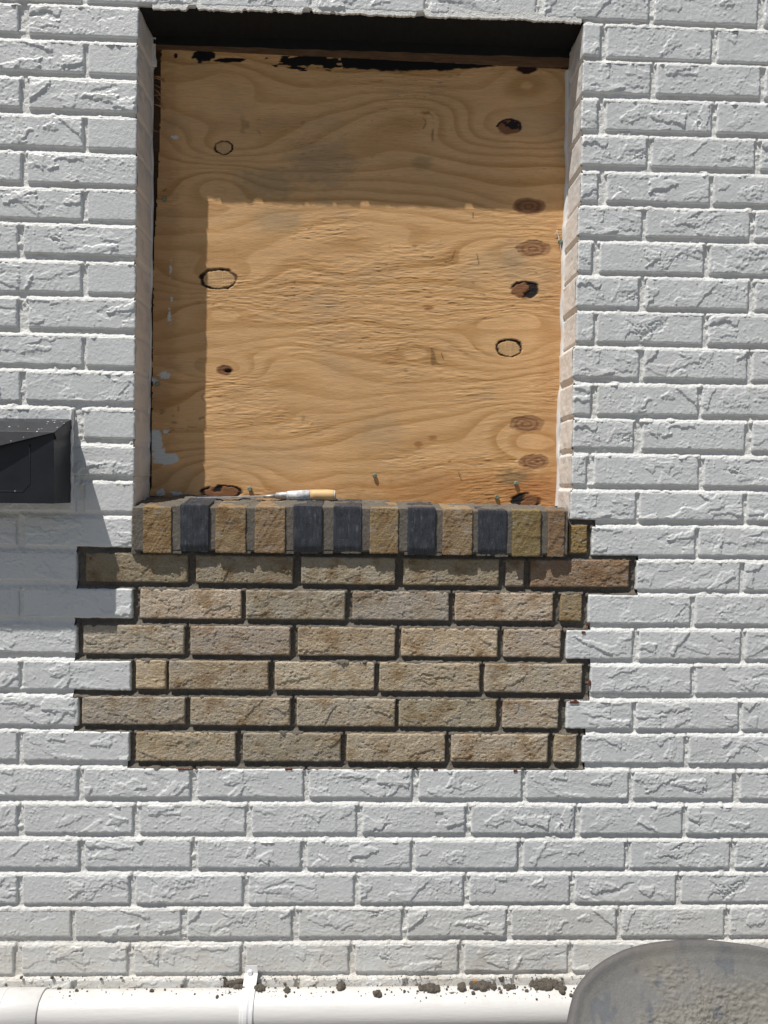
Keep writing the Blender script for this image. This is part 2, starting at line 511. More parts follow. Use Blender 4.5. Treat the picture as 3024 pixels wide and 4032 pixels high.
# the repair
row((337, 2176, 2290), (738, 2184, 2294), [(337, 738)], BR)
row((771, 2185, 2294), (1965, 2203, 2308), [(771, 1153), (1186, 1556), (1588, 1965)], BR)
row((1990, 2204, 2310), (2478, 2205, 2314), [(1992, 2064), (2090, 2478)], BR)
row((551, 2319, 2436), (2292, 2338, 2447), [(551, 949), (968, 1360), (1388, 1768), (1792, 2178), (2208, 2292)], BR)
row((327, 2461, 2574), (2208, 2479, 2590), [(327, 724), (750, 1143), (1172, 1556), (1580, 1960), (1984, 2208)], BR)
row((534, 2600, 2713), (2292, 2617, 2729), [(534, 653), (665, 1056), (1082, 1474), (1494, 1889), (1909, 2292)], BR)
row((322, 2743, 2851), (2199, 2757, 2868), [(322, 728), (750, 1142), (1168, 1556), (1571, 1956), (1980, 2199)], BR)
row((535, 2884, 2998), (2270, 2894, 3002), [(535, 926), (956, 1342), (1365, 1752), (1777, 2158), (2183, 2270)], BR)
row((2240, 2068, 2178), (2312, 2069, 2178), [(2240, 2312)], BR)

bricks = []     # (centre, width, height, angle, kind, smooth, px range)
for a, b, bl, kind in rows:
    for x0, x1 in bl:
        def Y(x, k):
            return a[k] + (b[k] - a[k]) * (x - a[0]) / (b[0] - a[0])
        tl, tr = at(x0, Y(x0, 1)), at(x1, Y(x1, 1))
        bl_, br_ = at(x0, Y(x0, 2)), at(x1, Y(x1, 2))
        c = (tl + tr + bl_ + br_) / 4
        wd = (np.linalg.norm(tr - tl) + np.linalg.norm(br_ - bl_)) / 2
        hg = (np.linalg.norm(tl - bl_) + np.linalg.norm(tr - br_)) / 2
        ang = math.atan2(tr[2] - tl[2] + br_[2] - bl_[2], tr[0] - tl[0] + br_[0] - bl_[0])
        smooth = kind == W and x0 > 320 and x1 < 560 and (x1 - x0) < 260
        bricks.append((c, wd, hg, ang, kind, smooth, (x0, x1, Y(x0, 1), Y(x0, 2))))

# ------------------------------------------------------------------ brick meshes with broken, flaked faces
def face_relief(w_, h_, seed, style):
    """millimetres; returns grid of outward height"""
    r = np.random.default_rng(seed)
    st = 1.45
    nx = int(w_ / st) + 1; nz = int(h_ / st) + 1
    X, Z = np.meshgrid(np.linspace(0, w_, nx), np.linspace(0, h_, nz))
    H = .35 * fbm(X / 28, Z / 20, seed, 3) + .20 * fbm(X / 3.4, Z / 3.0, seed + 1, 2)
    peb = sstep(-.05, .35, fbm(X / 34, Z / 22, seed + 2, 2))
    H = H + peb * .95 * np.clip(fbm(X / 4.6, Z / 3.0, seed + 4, 2), -.1, .6)
    stk = sstep(.0, .4, fbm(X / 40, Z / 14, seed + 5, 2))
    sl_ = r.uniform(-.35, .35)
    H = H + stk * .7 * np.clip(fbm((X + Z * sl_) / 11, (Z - X * sl_) / 2.3, seed + 6, 2), -.2, .6)
    LF = np.zeros(X.shape)
    if style == 'smooth':
        H = .25 * fbm(X / 30, Z / 20, seed, 2) + .22 * fbm(X / 4, Z / 4, seed + 1, 3)
    else:
        nf = r.integers(4, 9) if style == 'white' else r.integers(3, 6)
        if w_ < 80: nf = max(1, nf // 3)
        for _ in range(nf):
            cx, cz = r.uniform(0, w_), r.uniform(2, h_ - 2)
            an = math.radians(np.clip(r.normal(0, 19), -42, 42))
            if r.random() < .08: an = math.radians(r.uniform(50, 80))
            L = r.uniform(9, 34); B = r.uniform(4, 11)
            dx, dz = X - cx, Z - cz
            u = dx * math.cos(an) + dz * math.sin(an); v = -dx * math.sin(an) + dz * math.cos(an)
            u = u + 9 * fbm(X / 9, Z / 9, seed + _ * 7 + 2, 4); v = v + 6 * fbm(X / 8, Z / 8, seed + _ * 7 + 3, 4)
            taper = 1 - .55 * np.clip(u / L * r.choice([-1, 1]), -1, 1)
            d = np.maximum(np.abs(u) - L, (np.abs(v) - B * taper))
            mask = sstep(.6, -.6, d)
            t = np.clip(v / (B * taper) * .5 + .5, 0, 1)
            if r.random() < .7: t = 1 - t            # usually the lower lip stands proud
            amp = r.choice([r.uniform(.8, 1.3), r.uniform(1.3, 2.3)]) * (1 if style == 'white' else .75)
            tex = .75 * fbm(u / 13, v / 2.0, seed + _ + 40, 2)
            lift = mask * (amp * (.55 + .45 * t) + tex)
            if r.random() < .12: lift = -.6 * lift
            LF = np.where(np.abs(lift) > np.abs(LF), lift, LF)
        H = H + LF
        nb = int(r.integers(35, 130) * w_ / 200)
        k0x, k0z = r.uniform(0, w_), r.uniform(0, h_)
        for _ in range(nb):
            if r.random() < .6: bx, bz = r.normal(k0x, 26), r.normal(k0z, 12)
            else: bx, bz = r.uniform(0, w_), r.uniform(0, h_)
            s = r.uniform(.9, 1.9); a_ = r.uniform(.4, 1.2)
            ix0 = max(0, int((bx - 6) / st)); ix1 = min(nx, int((bx + 6) / st) + 1)
            iz0 = max(0, int((bz - 6) / st)); iz1 = min(nz, int((bz + 6) / st) + 1)
            if ix1 <= ix0 or iz1 <= iz0: continue
            q = ((X[iz0:iz1, ix0:ix1] - bx) ** 2 + (Z[iz0:iz1, ix0:ix1] - bz) ** 2) / (s * s)
            H[iz0:iz1, ix0:ix1] += a_ * np.exp(-q)
        for _ in range(int(r.integers(0, 3))):       # wire-cut drag lines
            x0 = r.uniform(10, max(11, w_ - 10))
            H -= .3 * np.exp(-((X - x0 - .8 * vn(Z / 9, Z * 0, seed + 90)) / 1.0) ** 2)
    if style == 'brown':
        H = H + .8 * np.clip(fbm(X / 6, Z / 3.2, seed + 70, 3), -.6, .35) - .9 * sstep(.25, .45, fbm(X / 6, Z / 4, seed + 71, 2))
    # rounded, ragged arrises
    e = 1.3 if style == 'smooth' else 1.8
    dx = np.minimum(X, w_ - X) + e * .9 * fbm(Z / 5, X * 0 + (X > w_ / 2) * 9, seed + 60, 3)
    dz = np.minimum(Z, h_ - Z) + e * .9 * fbm(X / 5, Z * 0 + (Z > h_ / 2) * 9, seed + 61, 3)
    R = 3.0
    qx = np.clip(R - dx, 0, R) / R; qz = np.clip(R - dz, 0, R) / R
    q = np.clip(np.sqrt(qx * qx + qz * qz), 0, 1)
    H = H * (1 - .6 * q) - 2.4 * (1 - np.sqrt(np.clip(1 - q * q, 0, 1)))
    return X, Z, H, nx, nz

def brick_mesh(name, w_, h_, seed, style, depth=90):
    X, Z, H, nx, nz = face_relief(w_, h_, seed, style)
    # uneven outline
    ox = .9 * fbm(Z / 12, X * 0 + np.sign(X - w_ / 2) * 4, seed + 80, 2) * np.abs(X / w_ - .5) * 2
    oz = 1.1 * fbm(X / 16, Z * 0 + np.sign(Z - h_ / 2) * 4, seed + 81, 2) * np.abs(Z / h_ - .5) * 2
    P = np.stack([(X - w_ / 2 + ox).ravel(), -H.ravel(), (Z - h_ / 2 + oz).ravel()], 1)
    q = grid_quads(nx, nz)
    idx = np.arange(nx * nz).reshape(nz, nx)
    ring = np.concatenate([idx[0, :], idx[1:, -1], idx[-1, -2::-1], idx[-2:0:-1, 0]])
    parts = [P]; n = len(P); prev = ring; quads = [q]
    for dpt in (5.0, depth):
        R = P[ring].copy(); R[:, 1] = dpt
        parts.append(R)
        cur = np.arange(n, n + len(ring)); n += len(ring)
        a, b = prev, np.roll(prev, -1); c, d = np.roll(cur, -1), cur
        quads.append(np.stack([a, d, c, b], 1))
        prev = cur
    return mesh_from(name, np.concatenate(parts) / 1000, np.concatenate(quads))

classes = {}
def get_mesh(wd, hg, kind, smooth, i):
    wmm, hmm = wd * 1000, hg * 1000
    style = 'smooth' if smooth else kind
    if smooth: key, nvar = ('s', 90), 5
    elif kind == W:
        if wmm < 50: key, nvar = ('w', 32), 7
        elif wmm < 150: key, nvar = ('w', 118), 12
        else: key, nvar = ('w', 195), 64
    else:
        if wmm < 70: key, nvar = ('b', 40), 4
        elif wmm < 130: key, nvar = ('b', 102), 2
        else: key, nvar = ('b', 182), 22
    kk = key + (i % nvar,)
    if kk not in classes:
        base_h = 53.0 if kind == W else 52.0
        me = brick_mesh('brick_face', key[1], base_h, 1000 + 37 * len(classes), style)
        me.materials.append(M_white if kind == W else M_clay)
        classes[kk] = (me, key[1] / 1000, base_h / 1000)
    return classes[kk]

wall = empty('brick_wall', (0, 0, 0), 'white painted brick wall with a blocked window opening and an unpainted brown brick repair below it', 'brick wall')
infill = None
counts = {W: 0, BR: 0}
order = list(range(400)); random.shuffle(order)
brown_objs = []
flip = 0
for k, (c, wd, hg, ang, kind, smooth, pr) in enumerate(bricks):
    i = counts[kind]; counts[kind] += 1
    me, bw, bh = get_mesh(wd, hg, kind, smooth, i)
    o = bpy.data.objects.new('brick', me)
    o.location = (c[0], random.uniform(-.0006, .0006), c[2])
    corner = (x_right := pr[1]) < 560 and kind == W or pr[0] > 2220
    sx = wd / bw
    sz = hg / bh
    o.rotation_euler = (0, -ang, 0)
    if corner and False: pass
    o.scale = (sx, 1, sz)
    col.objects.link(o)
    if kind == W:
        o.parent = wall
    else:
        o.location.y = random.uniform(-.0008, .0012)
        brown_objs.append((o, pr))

# colours of the new bricks, read off the photograph one by one
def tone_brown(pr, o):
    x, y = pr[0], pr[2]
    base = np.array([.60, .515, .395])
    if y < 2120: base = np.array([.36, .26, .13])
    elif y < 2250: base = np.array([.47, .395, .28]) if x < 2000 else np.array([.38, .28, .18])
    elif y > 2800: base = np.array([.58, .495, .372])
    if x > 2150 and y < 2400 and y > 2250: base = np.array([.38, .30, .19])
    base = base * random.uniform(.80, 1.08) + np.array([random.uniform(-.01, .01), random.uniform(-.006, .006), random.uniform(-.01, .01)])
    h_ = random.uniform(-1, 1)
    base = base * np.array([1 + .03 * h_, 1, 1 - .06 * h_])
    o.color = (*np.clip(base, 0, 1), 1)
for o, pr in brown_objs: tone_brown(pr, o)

# ------------------------------------------------------------------ mortar beds (one sheet for the old, one for the new)
def mortar_sheet(x0, x1, z0, z1, step, painted):
    nx = int((x1 - x0) / step) + 1; nz = int((z1 - z0) / step) + 1
    X, Z = np.meshgrid(np.linspace(x0, x1, nx), np.linspace(z0, z1, nz))
    base = .0046 if painted else .0095
    D = np.full(X.shape, base)
    inside = np.zeros(X.shape, bool); near_brown = np.zeros(X.shape, bool)
    for c, wd, hg, ang, kind, smooth, pr in bricks:
        m = .035
        ix0 = max(0, int((c[0] - wd / 2 - m - x0) / step)); ix1 = min(nx, int((c[0] + wd / 2 + m - x0) / step) + 2)
        iz0 = max(0, int((c[2] - hg / 2 - m - z0) / step)); iz1 = min(nz, int((c[2] + hg / 2 + m - z0) / step) + 2)
        if ix1 <= ix0 or iz1 <= iz0: continue
        sl = (slice(iz0, iz1), slice(ix0, ix1))
        dx = X[sl] - c[0]; dz = Z[sl] - c[2]
        u = dx * math.cos(ang) + dz * math.sin(ang); v = -dx * math.sin(ang) + dz * math.cos(ang)
        inside[sl] |= (np.abs(u) < wd / 2 - .004) & (np.abs(v) < hg / 2 - .004)
        up = v - hg / 2
        on = (np.abs(u) < wd / 2 + .004) & (up > -.004) & (up < .012)
        if painted and kind == W:       # bed slopes down and out onto the brick below
            cand = .0003 + .75 * np.clip(up, 0, 1)
            D[sl] = np.where(on, np.minimum(D[sl], cand), D[sl])
        if not painted:
            cand = .0022 + .95 * np.clip(up, 0, 1)
            D[sl] = np.where(on, np.minimum(D[sl], cand), D[sl])
        if kind == BR:
            g_ = .0155
            near_brown[sl] |= (np.abs(u) < wd / 2 + g_) & (np.abs(v) < hg / 2 + g_)
    rough = (.0014 * fbm(X * 130, Z * 130, 5, 3) + .0009 * fbm(X * 330, Z * 330, 6, 2)) * (1.0 if painted else 1.9)
    lump = .0024 * sstep(.28, .6, fbm(X * 60, Z * 90, 12, 3))
    D = D + rough - lump
    return X, Z, D, inside, near_brown, nx, nz

P00 = at(-380, 4120); P11 = at(3430, -130)
X, Z, D, inside, nb, nx, nz = mortar_sheet(P00[0], P11[0], P00[2] - .05, P11[2], .0021, True)
# the opening in the old bed
oL, oR = at(536, 1000)[0], at(2270, 1000)[0]
lintel_z = lambda x: np.interp(x, [at(p, q)[0] for p, q in ((0, 0), (545, 18), (1000, 27), (1480, 42), (2000, 60), (2290, 73), (2985, 99))],
                               [at(p, q)[2] for p, q in ((0, 0), (545, 18), (1000, 27), (1480, 42), (2000, 60), (2290, 73), (2985, 99))])
sill_bot = at(1400, 2180)[2]
def edge_of(side):
    pts = sorted((c[2], c[0] + (wd / 2 if side == 'L' else -wd / 2)) for c, wd, hg, a, k, sm, pr in bricks
                 if k == W and ((side == 'L' and 500 < pr[1] < 560) or (side == 'R' and 2220 < pr[0] < 2300)) and c[2] > sill_bot)
    zs_ = []; xs_ = []
    for z_, x_ in pts:
        zs_ += [z_ - .029, z_ + .029]; xs_ += [x_, x_]
    return zs_, xs_
EL, ER = edge_of('L'), edge_of('R')
jl = lambda z: np.interp(z, *EL)
jr = lambda z: np.interp(z, *ER)
hole = (X > jl(Z) - .0015) & (X < jr(Z) + .0015) & (Z > sill_bot - .005) & (Z < lintel_z(X))
def sheet_mesh(name, X, Z, D, keepv, nx, nz):
    q = grid_quads(nx, nz)
    k = keepv.ravel()
    q = q[k[q].all(axis=1)]
    used = np.unique(q); remap = np.zeros(nx * nz, int); remap[used] = np.arange(len(used))
    P = np.stack([X.ravel()[used], D.ravel()[used], Z.ravel()[used]], 1)
    return mesh_from(name, P, remap[q])
mort = link('mortar', sheet_mesh('mortar', X, Z, D, ~inside & ~hole & ~nb, nx, nz), M_wmort, wall)
Q00 = at(250, 3100); Q11 = at(2560, 2020)
X, Z, D, inside, nb, nx, nz = mortar_sheet(Q00[0], Q11[0], Q00[2], Q11[2], .0019, False)
infill = link('brick_infill', sheet_mesh('fresh_mortar', X, Z, D, ~inside & nb, nx, nz), M_nmort, wall)
infill['label'] = 'unpainted brown bricks laid in dark fresh mortar below the sill'
for o, pr in brown_objs: o.parent = infill
# a solid backing so that nothing shows through the joints
backing = merge([box_vq(-2.6, float(at(530, 1000)[0]) - .03, .02, .24, 0, 3.0), box_vq(float(at(2285, 1000)[0]) + .03, 2.6, .02, .24, 0, 3.0),
                 box_vq(-.5, .55, .02, .24, 0, sill_bot - .003), box_vq(-.5, .55, .02, .24, float(lintel_z(0)) + .03, 3.0)])
bk = link('wall_core', mesh_from('wall_core', *backing, False), M_wmort, wall)

# paint knocked off where the old bricks were cut: bare red clay
for px, py, a_, b_ in ((2298, 2490, 14, 9), (2322, 2690, 9, 22), (2262, 2765, 34, 8), (2266, 2757, 12, 6), (730, 3030, 60, 5), (1135, 3029, 30, 5), (1715, 3031, 20, 5), (2030, 3036, 16, 8), (860, 3028, 24, 4), (2315, 2460, 12, 10)):
    A = at(px - a_ / 2, py - b_ / 2, -.0008); B = at(px + a_ / 2, py + b_ / 2, -.0008)
    v, q = rock_box(abs(B[0] - A[0]), .004, abs(A[2] - B[2]), .0012, .0009, .0006, px, 400, .001)
    link('bare_clay_chip', mesh_from('bare_clay_chip', v + (A + B) / 2 + np.array([0, .0014, 0]), q), M_redclay, wall)

# plain courses outside the photograph, joined
ext = []
zs = {}
for c, wd, hg, ang, kind, smooth, pr in bricks:
    if kind != W: continue
    if pr[0] < 60 and pr[1] < 500:
        ext.append(('L', c, wd, hg))
    if pr[1] > 3024: ext.append(('R', c, wd, hg))
parts = []
def plain(cx, cz, w_, h_):
    v, q = box_vq(cx - w_ / 2, cx + w_ / 2, 0, .02, cz - h_ / 2, cz + h_ / 2)
    f = v.copy(); sel = f[:, 1] == 0
    fr = v[sel].copy(); fr[:, 1] = -.0005
    fr[:, 0] = cx + (fr[:, 0] - cx) * (1 - .004 / w_); fr[:, 2] = cz + (fr[:, 2] - cz) * (1 - .004 / h_)
    v[sel, 1] = .0015
    n = len(v); v = np.concatenate([v, fr])
    si = np.where(sel)[0]   # order x0z0, x1z0, x0z1, x1z1
    a, b, c_, d = si; A, B, C_, D_ = n, n + 1, n + 2, n + 3
    q2 = [(A, B, D_, C_), (a, b, B, A), (b, d, D_, B), (d, c_, C_, D_), (c_, a, A, C_)]
    qq = [list(t) for t in q if not set(t) <= set(si.tolist())] + [list(t) for t in q2]
    parts.append((v, np.array(qq)))
for side, c, wd, hg in ext:
    x = c[0]; w1 = .195
    edge = x - wd / 2 if side == 'L' else x + wd / 2
    for _ in range(6):
        edge += -.0115 if side == 'L' else .0115
        cx = edge - w1 / 2 if side == 'L' else edge + w1 / 2
        plain(cx, c[2], w1, hg); edge += -w1 if side == 'L' else w1
zb = float(at(1500, 3960)[2])
k = 0
z = zb - .0125 - .0265
while z > .03:
    for i in range(18): plain(-1.9 + i * .2065 + (k % 2) * .1, z, .195, .053)
    z -= .0655; k += 1
zt = float(at(1500, -110)[2]); z = zt + .0125 + .0265; k = 0
while z < 2.95:
    for i in range(18): plain(-1.9 + i * .2065 + (k % 2) * .1, z, .195, .053)
    z += .0675; k += 1
v, q = merge(parts)
e = link('brickwork', mesh_from('outer_brickwork', v, q, False), M_white, wall); e['kind'] = 'stuff'
lo = merge([box_vq(-2.6, float(at(-330, 2000)[0]), .0045, .019, 0, 3.0), box_vq(float(at(3400, 2000)[0]), 2.6, .0045, .019, 0, 3.0),
            box_vq(-2.59, 2.59, .0052, .0185, 0, float(P00[2]) - .030), box_vq(-2.59, 2.59, .0052, .0185, zt - .012, 3.0)])
link('mortar', mesh_from('outer_mortar', *lo, False), M_wmort, wall)

# ------------------------------------------------------------------ lintel, jambs, frame
DB = .100                                 # depth of the plywood face
xs = np.linspace(float(at(470, 20)[0]), float(at(2360, 70)[0]), 90)
vl = []; ql = []
prof = [(.0125, .0), (.0135, -.0018), (.020, -.0022), (.060, -.0024), (.100, -.0022), (.105, .006), (.105, .02), (.0125, .02)]
for i, x in enumerate(xs):
    zl = float(lintel_z(x)) - .0005 + .0006 * math.sin(i * 1.7)
    for d, dz in prof: vl.append((x, d, zl + dz))
n = len(prof)
for i in range(len(xs) - 1):
    for j in range(n):
        k = (j + 1) % n
        ql.append((i * n + j, i * n + k, (i + 1) * n + k, (i + 1) * n + j))
lin = link('lintel', mesh_from('lintel', vl, ql, False), M_black, wall)
# drips of mortar hanging under the course above: they notch the shadow on the board
dr = []
for px, wd, h in ((1015, 30, 16), (1435, 40, 20), (1846, 34, 22), (1315, 10, 8), (1120, 8, 6), (650, 24, 6), (1210, 16, 5), (1600, 12, 5), (2150, 14, 9), (1950, 10, 6)):
    pass
def ragged_lip(xa, xb, gaps, seed):
    """thin broken skin of mortar hanging from the bottom arris over the lintel"""
    n = 360
    xs = np.linspace(xa, xb, n)
    low = .0062 + .0028 * fbm(xs * 60, xs * 0, seed, 4) + .002 * fbm(xs * 300, xs * 0, seed + 1, 2)
    for cx, w_, h in gaps:
        low -= h * sstep(w_, w_ * .35, np.abs(xs - cx))
    low = np.clip(low, -.002, .02)
    vs = []; qs = []
    for i, x in enumerate(xs):
        zl = float(lintel_z(x))
        vs += [(x, .0005, zl + .006), (x, .0002, zl - low[i]), (x, .0060, zl - low[i] + .0004), (x, .0150, zl + .004)]
    for i in range(n - 1):
        for j in range(4):
            k = (j + 1) % 4
            qs.append((i * 4 + j, i * 4 + k, (i + 1) * 4 + k, (i + 1) * 4 + j))
    return vs, qs
def src_x(px, py=800):                      # where on the arris the ray through this spot of the board's shadow edge starts
    p = at(px, py, DB); return float(p[0]) - 1.07 * DB
gaps = [(src_x(1018), .011, .013), (src_x(1437), .011, .014), (src_x(1848), .010, .014), (src_x(1318), .005, .005), (src_x(1210), .005, .005), (src_x(1530), .006, .004)]
vs, qs = ragged_lip(float(at(600, 20)[0]), float(at(2290, 70)[0]), gaps, 3)
lip = link('mortar_lip', mesh_from('mortar_lip', vs, qs, False), M_wmort, wall)

# jamb mortar and paint skins
def jamb(side):
    f = jl if side == 'L' else jr
    s = 1 if side == 'L' else -1
    zz = np.linspace(float(at(1400, 1985)[2]) - .03, float(lintel_z(-.4 if side == 'L' else .4)) + .004, 440)
    yy = np.linspace(.0022, DB + .004, 26)
    Y_, Z_ = np.meshgrid(yy, zz)
    off = .0016 * fbm(Y_ * 50, Z_ * 50, 21, 3) + .0007 * fbm(Y_ * 200, Z_ * 200, 22, 2)
    # swell over each brick, dip at each bed
    zc_ = [c[2] for c, wd, hg, a, k, sm, pr in bricks if (pr[1] < 560 and pr[1] > 500) or (2220 < pr[0] < 2300)]
    zc_ = [c[2] for c, wd, hg, a, k, sm, pr in bricks if ((side == 'L' and 500 < pr[1] < 560) or (side == 'R' and 2220 < pr[0] < 2300))]
    dist = np.min(np.abs(Z_[..., None] - np.array(zc_)[None, None]), axis=2)
    base = np.where(dist > .0275, -.0032, .0004) if side == 'R' else np.where(dist > .0275, -.0022, .0004)
    base = base * sstep(0, .002, np.abs(dist - .0275)) 
    X_ = f(Z_) + s * (base + off)
    P = np.stack([X_.ravel(), Y_.ravel(), Z_.ravel()], 1)
    q = grid_quads(len(yy), len(zz))
    if side == 'R': q = q[:, ::-1]
    return link('jamb_paint', mesh_from('jamb_paint', P, q), M_jamb, wall)
jamb('L'); jamb('R')

def bead(path_px, depth, width, thick, seed, name='caulk_bead', mat=None, ragged=1.0):
    pts = []
    for (x0, y0), (x1, y1) in zip(path_px[:-1], path_px[1:]):
        nn = max(2, int(abs(y1 - y0) / 6))
        for i in range(nn): pts.append((x0 + (x1 - x0) * i / nn, y0 + (y1 - y0) * i / nn))
    pts.append(path_px[-1])
    vs = []; qs = []; m = 7
    t = np.arange(len(pts)) * 1.0
    wv = width * (1 + ragged * (.55 * fbm(t / 16, t * 0, seed, 3)))
    sh = width * ragged * .45 * fbm(t / 22, t * 0, seed + 4, 3)
    for i, (x, y) in enumerate(pts):
        p = at(x, y, depth)
        for j in range(m):
            a = math.pi * j / (m - 1)
            vs.append((p[0] + sh[i] - math.cos(a) * wv[i] / 2, p[1] - math.sin(a) * thick * (1 + .25 * math.sin(i * .23 + seed) * math.sin(i * .071)), p[2]))
    for i in range(len(pts) - 1):
        for j in range(m - 1):
            a = i * m + j
            qs.append((a, a + m, a + m + 1, a + 1))
    return link(name, mesh_from(name, vs, qs), mat or M_caulk, wall)
bead([(2233, 285), (2229, 700), (2218, 1100), (2208, 1500), (2198, 1800), (2196, 1992)], DB + .001, .0085, .010, 3)
bead([(2246, 300), (2240, 700), (2228, 1100), (2217, 1500), (2206, 1800), (2204, 1992)], DB - .004, .004, .006, 9)
bead([(603, 250), (598, 500), (597, 900), (592, 1300), (586, 1700), (583, 1955)], DB + .001, .006, .006, 5)
# paint skin hanging at the head of the left reveal
v, q = rock_box(.012, .004, .055, .0015, .0015, .0006, 5, 200, .003)
p = at(606, 205, DB - .006); v += np.array([p[0] - .001, p[1], p[2]])
link('caulk_bead', mesh_from('caulk_lump', v, q), M_caulk, wall)

frame = []
a = at(560, 150, DB + .012); b = at(660, 1990, DB + .012)
frame.append(box_vq(float(a[0]) - .01, float(b[0]) + .03, DB + .014, DB + .06, float(b[2]), float(a[2]) + .03))
a = at(2150, 150, DB + .012); b = at(2270, 2010, DB + .012)
frame.append(box_vq(float(a[0]), float(b[0]) + .04, DB + .014, DB + .06, float(b[2]) - .01, float(a[2]) + .02))
fr = link('window_frame', mesh_from('window_frame', *merge(frame), False), M_frame, wall)
def slanted(p0, p1, d0, d1, th, name, mat, parent, wob=.0006, seed=1):
    """board whose lower edge runs from photo point p0 to p1"""
    n = 60; vs = []; qs = []
    A = at(*p0, d0); B = at(*p1, d0)
    for i in range(n + 1):
        t = i / n; x = A[0] + (B[0] - A[0]) * t; z = A[2] + (B[2] - A[2]) * t
        wz = wob * 2 * float(vn(np.array([t * 30.]), np.array([0.]), seed)[0])
        for y, zz in ((d0, z + wz), (d1, z + wz), (d1, z + th), (d0, z + th)): vs.append((x, y, zz))
    for i in range(n):
        for j in range(4):
            k = (j + 1) % 4
            qs.append((i * 4 + j, (i + 1) * 4 + j, (i + 1) * 4 + k, i * 4 + k))
    return link(name, mesh_from(name, vs, qs, False), mat, parent)
slanted((575, 188), (2262, 266), DB - .004, DB + .05, .030, 'frame_head', M_frame, fr)
slanted((560, 170), (2265, 226), DB - .007, DB + .05, .040, 'frame_head', M_black, fr, .0012, 4)

# ------------------------------------------------------------------ plywood board
BL = [(634, 180), (627, 540), (612, 850), (603, 1010), (594, 1900), (588, 1955)]
bx0 = float(at(585, 1955, DB)[0]); bx1 = float(at(2262, 300, DB)[0])
bz0 = float(at(1400, 2003, DB)[2]); bz1 = float(at(1400, 185, DB)[2])
nx, nz = 400, 820
Xb, Zb = np.meshgrid(np.linspace(bx0, bx1, nx), np.linspace(bz0, bz1, nz))
# photo pixel of every vertex (same projection as at())
def to_px(x, y, z):
    d = np.stack([x - CAM[0], y - CAM[1], z - CAM[2]], -1)
    c = d @ W2C.T
    return 1512 + FPX * c[..., 0] / -c[..., 2], 2016 - FPX * c[..., 1] / -c[..., 2]
U, V = to_px(Xb, np.full(Xb.shape, DB), Zb)
Lx = np.interp(V, [p[1] for p in BL], [p[0] for p in BL]) + 3 * fbm(V / 12, V * 0, 8, 3)
topV = 192 + (U - 630) * (275 - 192) / (2238 - 630)
botV = 1951 + (U - 590) * (1996 - 1951) / (2195 - 590)
keep = (U > Lx) & (V > topV - 3) & (V < botV + 3)
knots = [(880, 580, 32, 25, 'ring'), (860, 1098, 66, 38, 'ring'), (885, 1458, 32, 20, 'hole'), (2005, 500, 46, 32, 'dark'),
         (2082, 812, 60, 32, 'brown'), (2100, 980, 62, 32, 'pale'), (2067, 1143, 55, 35, 'dark'), (2003, 1370, 46, 32, 'ring'),
         (2075, 1670, 62, 33, 'pale'), (2102, 1818, 58, 28, 'pale'), (2070, 1972, 52, 28, 'dark'), (870, 1938, 75, 26, 'dark')]
warpx = 26 * fbm(U / 260, V / 120, 51, 2); warpy = 16 * fbm(U / 200, V / 90, 52, 3)
Uw, Vw = U + warpx, V + warpy
phi = (Vw + .11 * (U - 1400) * sstep(900, 1700, V) - .10 * (U - 1400) * sstep(900, 300, V)) / 60 + 1.9 * fbm(U / 520, V / 210, 53, 2)
swirl = [(880, 580, -2.2, 190, 70), (860, 720, 1.9, 150, 75), (860, 1098, -2.4, 230, 80), (880, 1220, 1.6, 170, 60), (885, 1540, 1.7, 130, 60), (885, 1458, -1.8, 150, 55),
         (880, 1870, 2.5, 220, 90), (910, 300, 1.8, 150, 90), (2070, 300, 2.4, 170, 100), (2005, 500, -2.6, 240, 80), (1650, 470, 2.0, 260, 95), (2082, 812, -1.6, 200, 70),
         (2100, 980, 1.3, 200, 60), (2067, 1143, -2.2, 230, 70), (2060, 1240, 2.2, 150, 70), (2003, 1370, -2.2, 230, 70), (1700, 1370, 1.5, 260, 60), (2075, 1640, 2.6, 260, 90),
         (2102, 1818, -1.5, 200, 60), (2090, 1740, 1.6, 150, 60), (2070, 1960, 2.0, 230, 60), (1180, 1420, 1.2, 260, 80), (1500, 900, 1.3, 380, 110)]
for x, y, a_, sx, sy in swirl:
    phi = phi + a_ * np.exp(-((Uw - x) / sx) ** 2 - ((Vw - y) / sy) ** 2)
fr_ = phi - np.floor(phi)
late = sstep(.35, .9, fr_) * (1 - sstep(.94, 1.0, fr_))
bandvar = .55 + .9 * (vn(np.floor(phi) * 1.7, phi * 0 + U / 700, 61) + .5)
light = np.array([.77, .475, .23]); dark = np.array([.50, .26, .085])
t = (late * .58 * bandvar)[..., None]
C = light * (1 - t) + dark * t
C *= (1 + .10 * fbm(U / 160, V / 70, 62, 3))[..., None]
grey = sstep(.15, .6, fbm(U / 190, V / 120, 63, 3))[..., None] * .25
C = C * (1 - grey) + np.array([.40, .33, .23]) * grey
def blot(cx, cy, rx, ry, colr, a_, seed, soft=.5, rag=.5):
    global C
    d = np.sqrt(((U - cx) / rx) ** 2 + ((V - cy) / ry) ** 2) + rag * fbm(U / 22, V / 12, seed, 3)
    m = (sstep(1 + soft, 1 - soft, d) * a_)[..., None]
    C = C * (1 - m) + np.array(colr) * m
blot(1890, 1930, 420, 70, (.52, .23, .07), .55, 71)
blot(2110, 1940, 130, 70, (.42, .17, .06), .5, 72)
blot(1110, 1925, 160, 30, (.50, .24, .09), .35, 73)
blot(2020, 1880, 60, 28, (.20, .17, .10), .6, 74)
blot(1260, 640, 120, 90, (.27, .23, .16), .45, 75)
blot(1060, 720, 100, 60, (.26, .24, .15), .45, 76)
